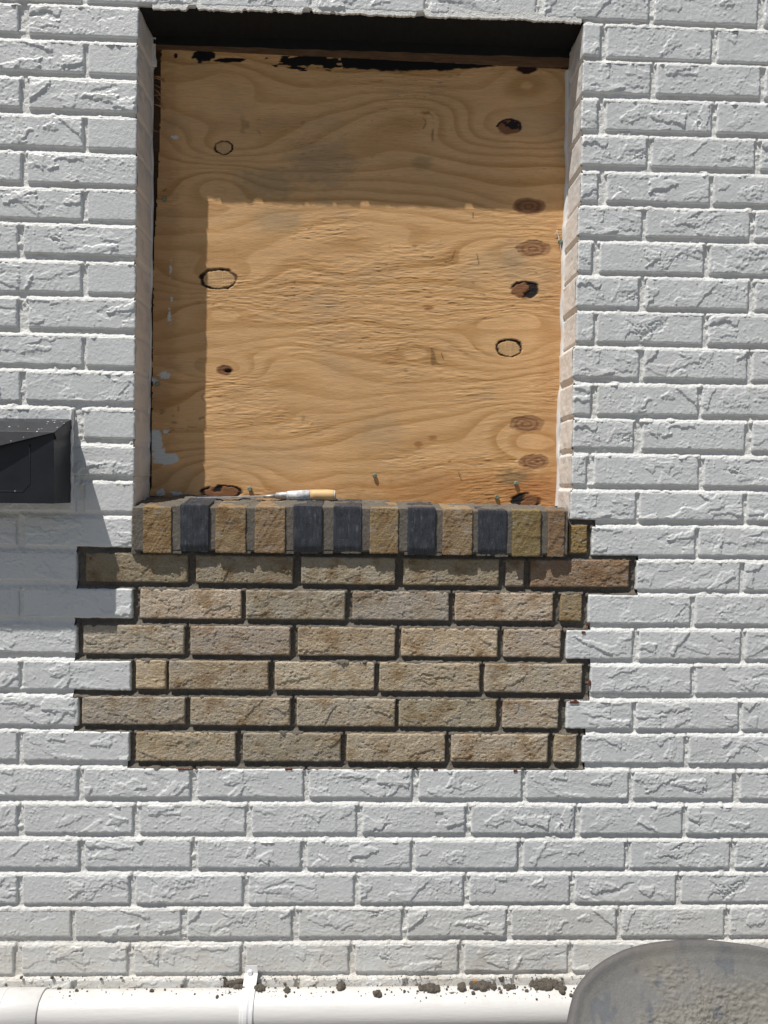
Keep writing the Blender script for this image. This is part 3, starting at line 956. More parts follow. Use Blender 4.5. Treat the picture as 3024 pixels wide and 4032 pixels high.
blot(1090, 870, 90, 45, (.36, .30, .19), .45, 77)
blot(1660, 640, 40, 25, (.22, .18, .10), .4, 78)
blot(2020, 1010, 50, 60, (.38, .30, .20), .4, 79)
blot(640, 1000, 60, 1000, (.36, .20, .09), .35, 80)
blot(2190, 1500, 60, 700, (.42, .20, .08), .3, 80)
for x, y in ((1700, 1725), (1645, 1750), (1690, 1215), (1672, 445)): blot(x, y, 16, 10, (.35, .14, .04), .7, 81, .5, .8)
# relief
Hh = .0005 * fbm(U / 300, V / 200, 90, 2)
torn = sstep(-.05, .45, fbm(U / 330, V / 130, 91, 2) + .35 * np.exp(-((V - 1200) / 260.) ** 2))
fib = fbm(U / 48, V / 10 + phi * 1.6, 92, 3); fib2 = fbm(U / 24, V / 5.5 + phi * 2, 93, 2)
saw = (V / 13 + phi * 1.5 + 1.6 * fbm(U / 60, V / 30, 94, 2)); saw = saw - np.floor(saw)
Hh = Hh + torn * (.0008 * np.clip(fib, -.4, .5) + .0005 * fib2 + .0004 * saw * sstep(-.2, .3, fbm(U / 80, V / 40, 95, 2))) + (1 - torn) * .00025 * fib
crack = sstep(.42, .55, fbm(U / 34, phi * 7 + 3, 96, 2)) * torn
C = C * (1 - .45 * crack[..., None])
for kx, ky, rx, ry, ty in knots:
    wob = .16 * fbm(U / 16, V / 16, 100 + kx, 3)
    r_ = np.sqrt(((U - kx) / rx) ** 2 + ((V - ky) / ry) ** 2) + wob
    ang = np.arctan2(V - ky, U - kx)
    if ty == 'ring':
        m = sstep(1.0, .9, r_)[..., None]
        C = C * (1 - m) + np.array([.62, .40, .20]) * (1 + .25 * fbm(U / 5, V / 40, 7, 2))[..., None] * m
        tk = .10 + .09 * vn(ang * 1.3 + 9, ang * 0, kx) - .05 * np.sin(ang); m = (sstep(1.02 - tk, 1.06 - tk, r_) * sstep(1.16 + tk * .4, 1.06 + tk * .4, r_) * (1.0 + .8 * vn(ang * 1.6, ang * 0, kx + 1)))[..., None]
        m = np.clip(m, 0, 1); C = C * (1 - m) + np.array([.022, .013, .01]) * m
        Hh = Hh - .0022 * m[..., 0] - .001 * sstep(1, .9, r_)
    elif ty == 'dark':
        m = sstep(1.05, .9, r_)[..., None]
        C = C * (1 - m) + np.array([.26, .12, .055]) * m
        bl = sstep(.0, .22, fbm(U / 30, V / 20, kx, 3) + .22 * np.cos(ang + kx) - .08) * sstep(1.1, .95, r_)
        bl = np.maximum(bl, sstep(.88, .95, r_) * sstep(1.16, 1.06, r_) * sstep(-.25, .1, vn(ang * 1.2, ang * 0, kx + 2)))
        bl = np.clip(bl, 0, 1)[..., None]
        C = C * (1 - bl) + np.array([.02, .016, .016]) * bl
        Hh = Hh - .002 * bl[..., 0]
    else:
        base = np.array([.25, .115, .055]) if ty != 'pale' else np.array([.38, .195, .095])
        m = (sstep(1.12, .85, r_) * .95)[..., None]
        rings = (.85 + .25 * np.sin(r_ * 16))[..., None]
        C = C * (1 - m) + base * rings * m
        Hh = Hh - .0008 * m[..., 0] + .0005 * m[..., 0] * fib2
        e_ = (sstep(.9, 1.0, r_) * sstep(1.16, 1.02, r_) * .35)[..., None]
        C = C * (1 - e_) + np.array([.12, .05, .02]) * e_
        if ty == 'hole':
            h_ = sstep(1.1, .8, np.sqrt(((U - kx - 12) / 15) ** 2 + ((V - ky - 2) / 8) ** 2))[..., None]
            C = C * (1 - h_) + np.array([.03, .02, .012]) * h_; Hh = Hh - .003 * h_[..., 0]
for x0, y0, x1, y1 in ((1878, 1000, 1886, 1040), (1862, 838, 1864, 858), (1738, 1390, 1746, 1415), (1805, 1860, 1818, 1892)):
    tt = np.clip(((U - x0) * (x1 - x0) + (V - y0) * (y1 - y0)) / ((x1 - x0) ** 2 + (y1 - y0) ** 2), 0, 1)
    dd = np.hypot(U - x0 - tt * (x1 - x0), V - y0 - tt * (y1 - y0))
    m = .7 * sstep(2.8, 1.2, dd)[..., None]; C = C * (1 - m) + np.array([.05, .03, .02]) * m
# old black paint along the head, white paint smears low on the left
def paint(mask, colr, th=.0004):
    global C, Hh
    m = np.clip(mask, 0, 1)[..., None]
    C = C * (1 - m) + np.array(colr) * m; Hh = Hh * (1 - m[..., 0]) + th * m[..., 0]
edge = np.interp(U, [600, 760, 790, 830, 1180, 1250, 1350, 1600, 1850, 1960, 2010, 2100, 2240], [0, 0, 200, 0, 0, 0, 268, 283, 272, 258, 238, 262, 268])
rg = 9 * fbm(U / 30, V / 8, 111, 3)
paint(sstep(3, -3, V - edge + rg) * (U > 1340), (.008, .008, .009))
blk = np.hypot((U - 805) / 42, (V - 222) / 26) + .5 * fbm(U / 30, V / 14, 112, 3); paint(sstep(1.08, .95, blk), (.008, .008, .009))
blk = np.hypot((U - 900) / 62, (V - 238) / 9) + .6 * fbm(U / 40, V / 8, 113, 3); paint(sstep(1.08, .95, blk), (.008, .008, .009))
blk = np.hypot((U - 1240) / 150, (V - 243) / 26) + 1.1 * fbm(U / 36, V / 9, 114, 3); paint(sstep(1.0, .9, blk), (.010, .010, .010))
blk = np.hypot((U - 692) / 8, (V - 220) / 10); paint(sstep(1.1, .9, blk), (.01, .01, .01))
blk = np.hypot((U - 2072) / 45, (V - 268) / 24) + .3 * fbm(U / 20, V / 12, 115, 3); paint(sstep(1.1, .8, blk), (.03, .012, .008))
wt = (.66, .70, .70)
w1 = np.hypot((U - 648) / 50, (V - 1800) / 36) + .45 * fbm(U / 40, V / 22, 120, 3); w1 = np.where((U > 650) & (V < 1785), 9, w1)
w2 = np.hypot((U - 615) / 25, (V - 1745) / 52) + .5 * fbm(U / 25, V / 25, 121, 3)
paint(np.maximum(sstep(1.05, .93, w1), sstep(1.05, .93, w2)), wt)
for x, y, a_, b_, s in ((635, 1940, 18, 14, 1), (695, 1945, 24, 10, 2), (668, 1245, 7, 26, 3), (675, 1180, 4, 14, 4), (672, 1060, 4, 30, 5), (648, 1478, 22, 12, 6), (605, 1500, 14, 10, 7), (690, 540, 14, 7, 8), (652, 1700, 12, 10, 9)):
    r_ = np.hypot((U - x) / a_, (V - y) / b_) + 1.0 * fbm(U / 9, V / 7, 130 + s, 3)
    paint(sstep(1.0, .8, r_), wt)
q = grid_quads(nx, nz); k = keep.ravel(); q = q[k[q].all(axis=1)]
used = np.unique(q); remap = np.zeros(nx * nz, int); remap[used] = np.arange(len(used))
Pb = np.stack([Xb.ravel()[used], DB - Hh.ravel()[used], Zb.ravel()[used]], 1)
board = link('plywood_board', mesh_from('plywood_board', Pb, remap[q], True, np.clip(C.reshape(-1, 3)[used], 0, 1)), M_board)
board['label'] = 'knotty plywood sheet blocking the window opening above the brick sill'
board['category'] = 'plywood board'
# edge and back of the sheet
a = at(640, 200, DB); b = at(590, 1952, DB)
sv = [];
def Lxw(z):
    return 0
e_v, e_q = box_vq(float(at(636, 300, DB)[0]), bx1, DB + .0045, DB + .012, bz0 + .012, float(at(640, 205, DB)[2]))
e_v[e_v[:, 0] > 0, 2] -= np.where(e_v[e_v[:, 0] > 0, 2] > 1.5, .036, .012)
link('edge_plies', mesh_from('edge_plies', e_v, e_q, False), M_splinter, board)
for x, y in ((1475, 1872, ), (2031, 1903), (1955, 1957), (985, 1925), (648, 785), (2205, 952), (620, 1512)):
    p = at(x, y, DB)
    v, q = tube_vq([(0, .001, 0), (0, -.0035, 0), (0, -.0055, 0)], [.0028, .0046, .0034], 12)
    v = v + np.array([p[0], DB, p[2]]) + .0003 * rng.standard_normal(v.shape)
    link('screw', mesh_from('screw', v, q, False), M_greenscrew, board)
for i, (x0, y0, x1, y1, w_) in enumerate(((597, 305, 650, 322, .002), (600, 330, 640, 352, .0012), (600, 378, 640, 376, .0010), (615, 378, 645, 415, .0012), (605, 410, 648, 428, .0028), (625, 520, 600, 516, .001), (604, 300, 645, 312, .003), (605, 350, 632, 372, .002), (2192, 905, 2212, 1000, .0016), (2183, 925, 2196, 908, .0012))):
    A = at(x0, y0, DB - .002); B = at(x1, y1, DB - .001)
    v, q = tube_vq([A, (A + B) / 2 + np.array([0, -.002, .0006]), B], [.0003, w_ / 2, w_ / 2], 6)
    link('splinter', mesh_from('splinter', v, q, False), M_caulk if x0 > 2000 else M_splinter, board)

# ------------------------------------------------------------------ rowlock sill
sill = [(562, 674, 1995, 2178, 't'), (709, 822, 1987, 2173, 'd'), (848, 967, 1996, 2178, 't'), (1003, 1122, 1996, 2178, 't'), (1155, 1267, 1991, 2177, 'd'), (1313, 1422, 1993, 2179, 'd'),
        (1458, 1567, 1999, 2180, 't'), (1606, 1713, 1999, 2186, 'd'), (1745, 1859, 2004, 2186, 't'), (1884, 1994, 2008, 2191, 'd'), (2019, 2127, 2008, 2191, 't'), (2160, 2222, 2008, 2194, 't')]
PF = -.0125                                # how far the sill stands out from the wall
sl_root = link('window_sill', mesh_from('tmp', *box_vq(0, .001, 0, .001, 0, .001)), M_nmort, wall)
tones = {562: (.33, .235, .13), 848: (.33, .24, .14), 1003: (.33, .235, .145), 1458: (.35, .26, .15), 1745: (.35, .26, .16), 2019: (.29, .22, .105), 2160: (.29, .195, .12)}
mz = []
SL = lambda x: float(np.interp(x, [-.42, .36], [.155, .045])) if np.isscalar(x) else np.interp(x, [-.42, .36], [.155, .045])
#                                   # fall of the top surface
for k, (x0, x1, y0, y1, ty) in enumerate(sill):
    A = at(x0, y0, PF); B = at(x1, y1, PF)
    wd = B[0] - A[0]; hg = A[2] - B[2]
    dep = DB - PF
    v, q = rock_box(wd, dep, hg, .0016 if ty == 't' else .003, .0016, .0007 if ty == 't' else .00022, 300 + k * 9, 480, .0010 if ty == 't' else .0006)
    back = (v[:, 1] + dep / 2)
    up = v[:, 2] > 0
    v[up, 2] += back[up] * SL(float(A[0] + B[0]) / 2)
    if ty == 'd':                           # chamfer and chips at the foot of the glazed ones
        foot = sstep(-hg / 2 + .014, -hg / 2, v[:, 2]) * (v[:, 1] < -dep / 2 + .004)
        v[:, 1] += foot * .004
    v = v + np.array([(A[0] + B[0]) / 2, PF + dep / 2 - .0015 * (k % 3 == 1), (A[2] + B[2]) / 2])
    o = link('brick', mesh_from('sill_brick', v, q), M_sillclay if ty == 't' else M_slate, sl_root)
    if ty == 't': o.color = (*tones[x0], 1)
    else: o['label'] = 'blue-black glazed sill brick'
    mz.append((A, B))
# sill mortar: one rough bed just behind the brick faces
xa = float(at(527, 2100, PF)[0]); xb = float(at(2236, 2100, PF)[0])
nxm, nzm = 620, 60
xsr = np.linspace(xa, xb, nxm)
tz = np.interp(xsr, [m[0][0] for m in mz], [m[0][2] for m in mz]) - .0018
bz_ = np.interp(xsr, [m[1][0] for m in mz], [m[1][2] for m in mz]) + .003
ring = []
for t_ in np.linspace(0, 1, 50): ring.append((0, t_))
vs = []
NF, NT = 46, 36
for j in range(NF + NT):
    if j < NF:
        t_ = j / (NF - 1); y = np.full(nxm, PF + .0028); z = bz_ + (tz - bz_) * t_
        if j == 0: y = np.full(nxm, PF + .006)
    else:
        t_ = (j - NF + 1) / NT; y = PF + .0028 + (DB + .004 - PF - .0028) * t_ + 0 * xsr; z = tz + SL(xsr) * (y - PF)
    nsy = .0008 * fbm(xsr * 260, z * 260 + y * 260, 140, 3) + .0006 * fbm(xsr * 60, z * 60 + y * 50, 141, 2)
    if j < NF: y = y - nsy
    else: z = z + nsy + .0042 * sstep(-.05, .35, fbm(xsr * 34, y * 55, 142, 3)) * sstep(PF + .008, PF + .03, y)
    vs.append(np.stack([xsr, y, z], 1))
vs = np.concatenate(vs)
sm = mesh_from('sill_mortar', vs, grid_quads(nxm, NF + NT))
vb, qb = box_vq(xa, xb, PF + .004, DB + .01, float(bz_.min()) + .0005, float(bz_.min()) + .02)
old = sl_root.data; sl_root.data = sm; sm.materials.append(M_nmort); bpy.data.meshes.remove(old)
sl_root['label'] = 'sill of upright tan and blue-black bricks under the plywood'
# underside and ends of the sill bed
n = 120; vs = []; qs = []
for i in range(n + 1):
    x = xa + (xb - xa) * i / n
    zz = float(np.interp(x, xsr, bz_)) - .0006
    for y, z in ((PF + .0045, zz), (.03, zz), (.03, zz + .07), (PF + .0045, zz + .07)): vs.append((x, y, z))
for i in range(n):
    for j in range(4):
        k = (j + 1) % 4; qs.append((i * 4 + j, (i + 1) * 4 + j, (i + 1) * 4 + k, i * 4 + k))
qs += [(0, 1, 2, 3), (n * 4 + 3, n * 4 + 2, n * 4 + 1, n * 4)]
link('mortar', mesh_from('sill_underside', vs, qs, False), M_nmort, sl_root)
# fillet of mortar between sill and the jamb bricks on the left
v, q = rock_box(.016, .05, .09, .002, .004, .0008, 77, 220, .002)
p = at(536, 2090, 0); v += np.array([p[0], .02, p[2]])
link('mortar', mesh_from('sill_mortar_end', v, q), M_nmort, sl_root)
# drops of mortar under the sill whose shadow edge is uneven
dv = []
rr = np.random.default_rng(5)
for i in range(46):
    x = rr.uniform(xa + .02, xb - .01); z = float(np.interp(x, xsr, bz_)) - .003
    v, q = rock_box(rr.uniform(.004, .02), .006, rr.uniform(.002, .006), .0015, .0008, .0004, i, 300)
    dv.append((v + np.array([x, PF + .006, z + .001]), q))
o = link('mortar', mesh_from('sill_drips', *merge(dv)), M_nmort, sl_root); o['kind'] = 'stuff'

# ------------------------------------------------------------------ pointing tool lying on the sill
def top_z(x, y): return float(np.interp(x, xsr, tz)) + SL(float(x)) * (y - PF)
ty_ = DB - .024
A = at(752, 1961, ty_); B = at(1322, 1950, ty_)
tool = empty('pointing_tool', (float(A[0]), ty_, float(top_z(A[0], ty_))), 'narrow steel pointing tool with a white and wood handle lying on the sill', 'hand tool')
def Tl(px, py): 
    p = at(px, py, ty_); return np.array([p[0], ty_, p[2]])
base = np.array(tool.location)
pts = [(752, 1962), (860, 1960), (960, 1957), (1040, 1955)]
pv = []; pq = []
for (px, py) in pts:
    c = Tl(px, py) - base
    for dy, dz in ((-.007, -.0022), (.007, .0006), (.007, .0022), (-.007, .0006)):
        pv.append((c[0], dy - .004, c[2] + dz))
for i in range(len(pts) - 1):
    for j in range(4):
        k = (j + 1) % 4; pq.append((i * 4 + j, (i + 1) * 4 + j, (i + 1) * 4 + k, i * 4 + k))
pq += [(0, 1, 2, 3), (15, 14, 13, 12)]
link('blade', mesh_from('blade', pv, pq, False), M_steel, tool)
def lathe(name, pxs, mat):
    path = []; rad = []
    for px, py, r in pxs:
        c = Tl(px, py) - base; path.append((c[0], -.004, c[2])); rad.append(r)
    v, q = tube_vq(path, rad, 24)
    return link(name, mesh_from(name, v, q), mat, tool)
lathe('neck', [(1030, 1955, .0022), (1060, 1954, .003), (1092, 1952, .0048)], M_steel)
lathe('ferrule', [(1086, 1952, .0050), (1089, 1952, .0068), (1131, 1951, .0078), (1133, 1951, .0076)], M_steel)
lathe('handle', [(1222, 1950, .0107), (1240, 1950, .0110), (1290, 1950, .0112), (1310, 1951, .0110), (1318, 1951, .0100)], M_handlewood)
tape = lathe('handle_paint', [(1131, 1951, .0079), (1137, 1951, .0086), (1170, 1951, .0098), (1223, 1950, .0108)], mat_simple('chipped_white_paint', (.72, .73, .75), .5, 0, .5, 110, 300, .0004))
lathe('handle_end', [(1316, 1951, .0104), (1320, 1951, .0098), (1323, 1951, .0075)], mat_simple('scuffed_handle_end', (.6, .58, .52), .7, 0, .3, 100))

# ------------------------------------------------------------------ mailbox
MD = .077
xr = float(at(280, 1850, 0)[0]); xl = xr - .37
zb = float(at(214, 1983, -MD)[2])
zt = float(at(250, 1650, 0)[2]); zf = float(at(216, 1702, -MD)[2])
mb = empty('mailbox', ((xl + xr) / 2, 0, zb), 'black metal wall mailbox with a white-speckled hood, left of the boarded window', 'mailbox')
L0 = np.array(mb.location)
def mpart(name, v, q, mat=M_box, smooth=False):
    return link(name, mesh_from(name, np.asarray(v) - L0, q, smooth), mat, mb)
body_v = []
ztf = zf - .001
v = [(xl, -MD, zb), (xr, -MD, zb), (xr, -.001, zb), (xl, -.001, zb), (xl, -MD, ztf), (xr, -MD, ztf), (xr, -.001, zt - .002), (xl, -.001, zt - .002)]
q = [(0, 3, 2, 1), (0, 1, 5, 4), (1, 2, 6, 5), (3, 0, 4, 7), (4, 5, 6, 7), (2, 3, 7, 6)]
mpart('body', v, q)
# pressed panel on the front, with notched corners
def ridge(path, r=.0008):
    v, q = tube_vq(path, r, 8); return v, q
pl = lambda px, py: tuple(np.array([at(px, py, -MD)[0], -MD - .0002, at(px, py, -MD)[2]]))
xp = pl(118, 1800)[0]; n2 = xp - .012
zlo = pl(90, 1935)[2]
cxm = (xl + xr) / 2
R = [(xp, -MD, ztf - .02), (xp, -MD, zlo + .014), (n2, -MD, zlo + .0), (2 * cxm - n2, -MD, zlo), (2 * cxm - xp, -MD, zlo + .014), (2 * cxm - xp, -MD, ztf - .02)]
v, q = ridge(R); mpart('pressed_panel', v, q, M_box, True)
# hood: sloping top with rolled front edge, V-shaped flap, side returns
ov = .0022
xh0, xh1 = xl - ov, xr + ov
v = []; q = []
th = .0012
prof = [(-.0005, zt), (-.03, zt - (zt - zf) * .28), (-MD - .001, zf + .001), (-MD - .003, zf - .0005)]
for x in (xh0, xh1):
    for y, z in prof: v.append((x, y, z))
    for y, z in prof: v.append((x, y + .0004, z - th))
m = len(prof)
for i in range(m - 1):
    q.append((i, i + 1, 2 * m + i + 1, 2 * m + i)); q.append((m + i, 3 * m + i, 3 * m + i + 1, m + i + 1))
    q.append((i, m + i, m + i + 1, i + 1)); q.append((2 * m + i, 2 * m + i + 1, 3 * m + i + 1, 3 * m + i))
q.append((m - 1, 2 * m - 1, 4 * m - 1, 3 * m - 1)); q.append((0, 2 * m, 3 * m, m))
hood = mpart('hood', v, q)
drop = .046; out = .0155
v = [(xh1, -MD - .003, zf), (xh0, -MD - .003, zf), (cxm - .02, -MD - .003 - out, zf - drop), (cxm + .02, -MD - .003 - out, zf - drop)]
v2 = [(x, y + .0012, z - .0002) for x, y, z in v]
v = v + v2
q = [(0, 1, 2, 3), (7, 6, 5, 4), (0, 3, 7, 4), (1, 5, 6, 2), (3, 2, 6, 7)]
mpart('lid_flap', v, q)
for s, xx in ((1, xh1), (-1, xh0)):
    zz = [(-.0005, zt), (-MD - .003, zf), (-MD + .006, zf - .013), (-.001, zt - .018)]
    v = [(xx, y, z) for y, z in zz] + [(xx - s * .001, y, z) for y, z in zz]
    q = [(0, 1, 2, 3) if s < 0 else (3, 2, 1, 0), (4, 5, 6, 7), (0, 4, 5, 1), (1, 5, 6, 2), (2, 6, 7, 3), (3, 7, 4, 0)]
    mpart('hood_side', v, q)
# paint built up where the box meets the wall
pts_v = []; vs = []; qs = []
zz = np.linspace(zb, zt + .018, 60)
for i, z in enumerate(zz):
    w_ = .0026 + .0012 * math.sin(i * .7) * math.sin(i * .23)
    d_ = .004 + .0012 * math.sin(i * .5)
    for x, y in ((xr - .001, .002), (xr + .0005, -d_), (xr + w_, -d_ * .8), (xr + w_ + .002, .002)): vs.append((x, y, z))
for i in range(len(zz) - 1):
    for j in range(3):
        qs.append((i * 4 + j, i * 4 + j + 1, (i + 1) * 4 + j + 1, (i + 1) * 4 + j))
link('caulk_bead', mesh_from('box_caulk', vs, qs), M_caulk, wall)

# ------------------------------------------------------------------ white pipe along the foot of the wall
PR = .0335
def fit_pipe(px, py_top, r, yc_):
    best = None
    for z in np.linspace(.2, .6, 801):
        dz = CAM[2] - z; dy = yc_ - CAM[1]
        dist = math.hypot(dz, dy); an = math.atan2(dz, dy) - math.asin(r / dist)
        t = at(px, py_top, 0); want = math.atan2(CAM[2] - t[2], 1.42)
        e_ = abs(an - want)
        if best is None or e_ < best[0]: best = (e_, z)
    return best[1]
PY = -PR - .004
z1_ = fit_pipe(400, 3893, PR, PY); z2_ = fit_pipe(2100, 3879, PR, PY)
def pz(x):
    xa_, xb_ = at(400, 3900)[0], at(2100, 3900)[0]
    return z1_ + (z2_ - z1_) * (x - xa_) / (xb_ - xa_)
pipe = empty('wall_pipe', (0, PY, float(pz(0))), 'white painted horizontal pipe strapped along the foot of the wall', 'pipe')
PL = np.array(pipe.location)
def pp(x): return np.array([x, PY, float(pz(x))]) - PL
xc1 = float(at(160, 3950, -.05)[0])
v, q = tube_vq([pp(x) for x in np.linspace(-1.6, 1.9, 30)], PR, 64)
link('pipe_section', mesh_from('pipe_section', v, q), M_pvc, pipe)
v, q = tube_vq([pp(xc1 - .30), pp(xc1 - .299), pp(xc1 - .0012), pp(xc1), pp(xc1 + .0003)], [PR + .002, PR + .0034, PR + .0034, PR + .0026, PR - .001], 64)
link('coupling', mesh_from('coupling', v, q), M_pvc, pipe)
v, q = tube_vq([pp(xc1 - .072), pp(xc1 - .071), pp(xc1 - .068), pp(xc1 - .066)], [PR + .003, PR + .0046, PR + .0046, PR + .003], 64, False)
link('coupling_ring', mesh_from('coupling_ring', v, q), M_pvc, pipe)
# pipe strap: flat tab on the wall and a ribbed band round the pipe
xs1, xs2 = float(at(959, 3900, -.02)[0]), float(at(1010, 3900, -.02)[0])
cz = float(pz(xs1)); zt_ = float(at(985, 3802, -.004)[2])
vs = []; qs = []
prof = [(-.004, zt_), (-.0045, cz + PR + .012)]
for an in np.linspace(100, -95, 34):
    a_ = math.radians(an); rr_ = PR + .0018
    prof.append((PY - rr_ * math.cos(a_) if True else 0, cz + rr_ * math.sin(a_)))
prof = [(y, z) for y, z in prof]
xx = [xs1, xs1 + .002, xs1 + .006, xs1 + .0075, (xs1 + xs2) / 2 + .001, xs2 - .0075, xs2 - .002, xs2]
rib = [0, .0006, .0006, .0020, .0020, .0005, .0006, 0]
for i, (y, z) in enumerate(prof):
    for x, rb in zip(xx, rib):
        rb2 = rb if i > 3 else (.0004 if rb > 0 else 0)
        if i < 2: d = np.array([-1.0, 0.0])
        else:
            d = np.array([y - PY, z - cz]); d /= np.linalg.norm(d)
        cut = .003 if (i == 0 and x in (xs1, xs2)) else 0
        vs.append((x, y + d[0] * rb2, z + d[1] * rb2 - cut))
nn = len(xx)
for i in range(len(prof) - 1):
    for j in range(nn - 1): qs.append((i * nn + j, (i + 1) * nn + j, (i + 1) * nn + j + 1, i * nn + j + 1))
vs = np.array(vs); back = vs.copy(); back[:, 1] += .0008
stp = link('strap', mesh_from('strap', vs - PL, np.array(qs), False), M_strap, pipe)
sol = stp.modifiers.new('thick', 'SOLIDIFY'); sol.thickness = .0012; sol.offset = 0
p = at(985, 3828, -.006)
v, q = tube_vq([(0, .002, 0), (0, -.0025, 0), (0, -.0042, 0)], [.0050, .0050, .0038], 14)
v = v + np.array([p[0], -.006, p[2]]) - PL
sc = link('screw', mesh_from('strap_screw', v, q, False), M_strap, stp)
v, q = box_vq(-.0034, .0034, -.0046, -.0040, -.0006, .0006)
v = v + np.array([p[0], -.006, p[2]]) - PL
# slot is a groove: sunk into the head
# ------------------------------------------------------------------ mortar droppings on the pipe and in the last bed joint
def clump(px, py, w_, h_, seed, n=None):
    """irregular heap of crumbs; w_, h_ photo pixels"""
    r = np.random.default_rng(seed); parts = []
    n = n or int(18 + w_ * h_ / 16)
    for i in range(n):
        t = float(np.clip(r.normal(0, .38), -.6, .6)); u = float(np.clip(r.normal(0, .34), -.5, .5))
        x = px + t * w_; y = py + u * h_ * (1 - .4 * min(1, abs(t)))
        p = at(x, y, 0)
        s = r.uniform(.0016, .0050) * (1.15 - .45 * min(1, abs(t) * 1.6)) * (1 if h_ > 14 else .7)
        # sit on the pipe's upper side or against the wall
        zz = p[2]; dz = CAM[2]
        d = np.array([p[0] - CAM[0], 1.42, p[2] - CAM[2]]); d /= np.linalg.norm(d)
        cz_ = float(pz(p[0])); oc = np.array([0, CAM[1] - PY, CAM[2] - cz_]); dd = np.array([0, d[1], d[2]])
        a_ = dd @ dd; b_ = 2 * oc @ dd; c_ = oc @ oc - (PR + s * .35) ** 2
        disc = b_ * b_ - 4 * a_ * c_
        if disc > 0:
            tt = (-b_ - math.sqrt(disc)) / (2 * a_); P = CAM + d * tt
        else:
            P = CAM + d * ((-.001 - CAM[1]) / d[1]) - np.array([0, s * .5, 0])
        v, q = rock_box(2 * s * r.uniform(.8, 1.3), 2 * s * r.uniform(.7, 1.1), 2 * s * r.uniform(.7, 1.2), s * .45, s * .75, s * .28, seed + i, .8 / s, s * .3)
        parts.append((v + P, q))
    return merge(parts)
heaps = [((945, 3874, 95, 30), 'large grey mortar heap against the left side of the pipe strap'),
         ((1022, 3890, 26, 22), 'small mortar lump just right of the pipe strap'),
         ((1130, 3899, 16, 13), 'lone mortar lump on the pipe, second from the strap'),
         ((1342, 3880, 18, 26), 'tall dark mortar lump wedged between pipe and wall'),
         ((1486, 3913, 16, 15), 'mortar lump lying low on the pipe face'),
         ((1690, 3892, 58, 22), 'long mortar heap on the pipe crest below the second brick joint'),
         ((1818, 3888, 20, 20), 'round mortar lump on the pipe crest, left of the widest heap'),
         ((1900, 3882, 75, 30), 'wide mortar heap with an orange brick chip'),
         ((2010, 3886, 46, 13), 'thin line of mortar crumbs between the two widest heaps'),
         ((2150, 3878, 95, 34), 'widest dark mortar heap beside the grey tray'),
         ((2215, 3898, 14, 20), 'mortar lump sliding down the pipe beside the grey tray')]
for i, ((x, y, w_, h_), lab) in enumerate(heaps):
    v, q = clump(x, y, w_, h_, 900 + i * 50)
    c = v.mean(axis=0); c[2] = v[:, 2].min()
    o = link('mortar_lump', mesh_from('mortar_lump', v - c, q, False), M_crumb, None, tuple(c))
    o['label'] = lab; o['category'] = 'mortar lump'; o['group'] = 'mortar lumps dropped on the pipe'
    if i == 7:
        v, q = rock_box(.007, .006, .011, .002, .001, .0006, 4, 200)
        p = at(1869, 3868, -.012); v = v + p - c
        link('brick_chip', mesh_from('brick_chip', v, q, False), mat_simple('orange_brick_chip', (.50, .24, .06), .9), o)
parts = []
r = np.random.default_rng(44)
for i in range(620):
    x = r.choice([r.uniform(0, 900), r.uniform(850, 1250), r.uniform(1250, 2290), r.uniform(1500, 2290)]); y = r.choice([r.normal(3848, 4), r.normal(3893, 12), r.normal(3905, 16)])
    if y > 3950: continue
    v, q = clump(x, y, 3, 3, 5000 + i, 1)
    c = v.mean(axis=0); v = c + (v - c) * (r.uniform(.12, .42) if r.random() < .85 else r.uniform(.5, 1.0))
    parts.append((v, q))
o = link('mortar_crumbs', mesh_from('mortar_crumbs', *merge(parts), False), M_crumb)
o['kind'] = 'stuff'; o['label'] = 'fine mortar crumbs scattered along the pipe and last bed joint'; o['category'] = 'crumbs'

# ------------------------------------------------------------------ mortar tray in the lower right corner
TY = -.34
rim_px = [(2236, 4120), (2245, 4032), (2262, 3950), (2284, 3888), (2349, 3814), (2448, 3754), (2548, 3724), (2640, 3711), (2735, 3706), (2821, 3710), (2930, 3722), (3024, 3738), (3180, 3775), (3330, 3850), (3440, 3960), (3500, 4100),
          (3510, 4300), (3470, 4600), (3380, 4850), (3200, 5020), (2860, 5080), (2560, 5010), (2360, 4800), (2260, 4450), (2238, 4260)]
# the rim lies in a plane leaning back towards the wall
def on_tray_plane(px, py):
    d = C2W @ np.array([(px - 1512) / FPX, -(py - 2016) / FPX, -1.0])
    P0 = at(2740, 3706, TY); nrm = np.array([0.05, -math.sin(math.radians(42)), math.cos(math.radians(42))])
    t = ((P0 - CAM) @ nrm) / (d @ nrm)
    return CAM + d * t, nrm / np.linalg.norm(nrm)
# smooth closed curve
ctrl = [on_tray_plane(*p)[0] for p in rim_px]
nrm = on_tray_plane(2700, 3800)[1]
def catmull(pts, per=14):
    out = []; n = len(pts)
    for i in range(n):
        p0, p1, p2, p3 = pts[i - 1], pts[i], pts[(i + 1) % n], pts[(i + 2) % n]
        for k in range(per):
            t = k / per
            out.append(.5 * ((2 * p1) + (p2 - p0) * t + (2 * p0 - 5 * p1 + 4 * p2 - p3) * t * t + (3 * p1 - p0 - 3 * p2 + p3) * t ** 3))
    return out
curve = np.array(catmull(ctrl, 16))
cen = curve.mean(axis=0)
tray = empty('mortar_tray', (float(cen[0]), float(cen[1]), 0), 'round-rimmed grey tray crusted with dried mortar, in front of the pipe end', 'mortar tray')
TL = np.array(tray.location)
NR = 110
n = len(curve); vs = []; colr = []
radial = cen - curve; RL = np.linalg.norm(radial, axis=1, keepdims=True); ru = radial / RL
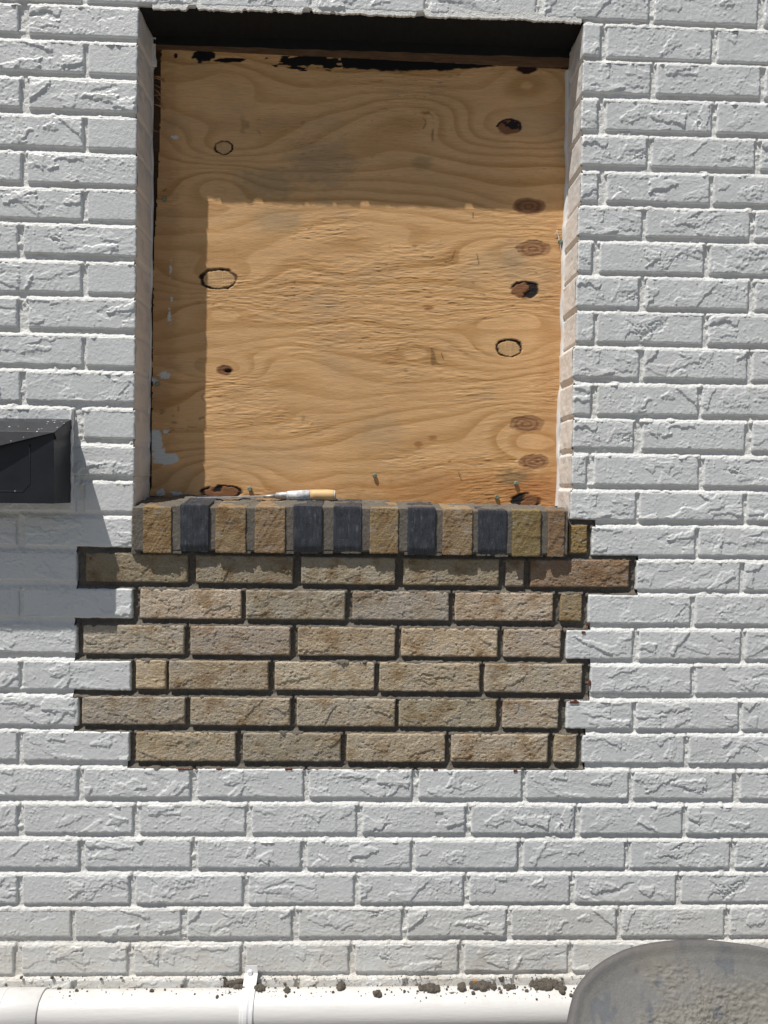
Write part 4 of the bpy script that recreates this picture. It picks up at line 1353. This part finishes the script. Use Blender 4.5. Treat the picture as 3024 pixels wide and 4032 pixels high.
sfr = np.concatenate([[0, .004, .009, .015, .022, .03], np.linspace(.04, 1, NR - 6) ** 1.0])
for k, s in enumerate(sfr):
    if s < .035: inn = np.full((n, 1), s * .75)
    else: inn = .024 + (RL - .024) * (s - .04) / .96
    dep = -.0035 * np.exp(-((inn - .004) / .006) ** 2) + .0030 * sstep(.006, .030, inn) + .055 * (1 - np.exp(-inn / .16))
    P = curve + ru * inn - nrm * dep
    x, z = P[:, 0] * 1000, (P @ np.cross(nrm, [1, 0, 0])) * 1000
    crust = sstep(-.15, .35, fbm(x / 70 + 3, z / 70, 201, 3) + .35 * sstep(.05, .13, inn[:, 0]) - .05)
    h = crust * (.0040 * np.clip(fbm(x / 7, z / 5, 202, 3), -.12, .35) + .0016 * fbm(x / 3.5, z / 3, 203, 2)) + .0004 * fbm(x / 25, z / 25, 204, 2)
    h = h * sstep(.012, .04, inn[:, 0])
    P = P + nrm * h[:, None]
    base = np.array([.21, .21, .205])[None] * np.ones((n, 1))
    cr = np.array([.235, .225, .20]); m = crust[:, None] * .9
    c_ = base * (1 - m) + cr * m
    scuff = sstep(.22, .38, fbm(x / 20, z / 32, 205, 3) + .12 * np.exp(-((inn[:, 0] - .03) / .03) ** 2))[:, None] * .6
    c_ = c_ * (1 - scuff) + np.array([.13, .145, .17]) * scuff
    rimm = np.exp(-(inn / .004) ** 2) * .7
    c_ = c_ * (1 - rimm) + np.array([.10, .09, .09]) * rimm
    pale = sstep(.008, .014, inn) * sstep(.024, .016, inn) * .5
    c_ = c_ * (1 - pale) + np.array([.28, .275, .25]) * pale
    vs.append(P); colr.append(c_)
# outside skin
under = []
for dd_, off in ((.004, .004), (.010, .002), (.05, -.02), (.10, -.05), (.14, -.12)):
    P = curve - ru * off - nrm * dd_ * 1.2
    under.append(P); 
allr = under[::-1] + vs
allc = [np.tile(np.array([.12, .12, .125]), (n, 1))] * len(under) + colr
V_ = np.concatenate(allr); Cc = np.concatenate(allc)
qs = []
for k in range(len(allr) - 1):
    a = np.arange(n) + k * n; b = (np.arange(n) + 1) % n + k * n
    qs.append(np.stack([a, b, b + n, a + n], 1))
tr = link('tray_pan', mesh_from('tray_pan', V_ - TL, np.concatenate(qs), True, Cc), M_tray, tray)
for sx, sy in ((-.14, -.02), (.14, -.02), (0, -.22)):
    P = cen + np.array([sx, sy + .0, -.06])
    v, q = tube_vq([P - TL, np.array([P[0] + sx * .4, P[1] + sy * .3, 0]) - TL], .014, 12)
    link('leg', mesh_from('tray_leg', v, q), M_black, tray)

print('bricks', len(bricks), 'meshes', len(bpy.data.meshes))
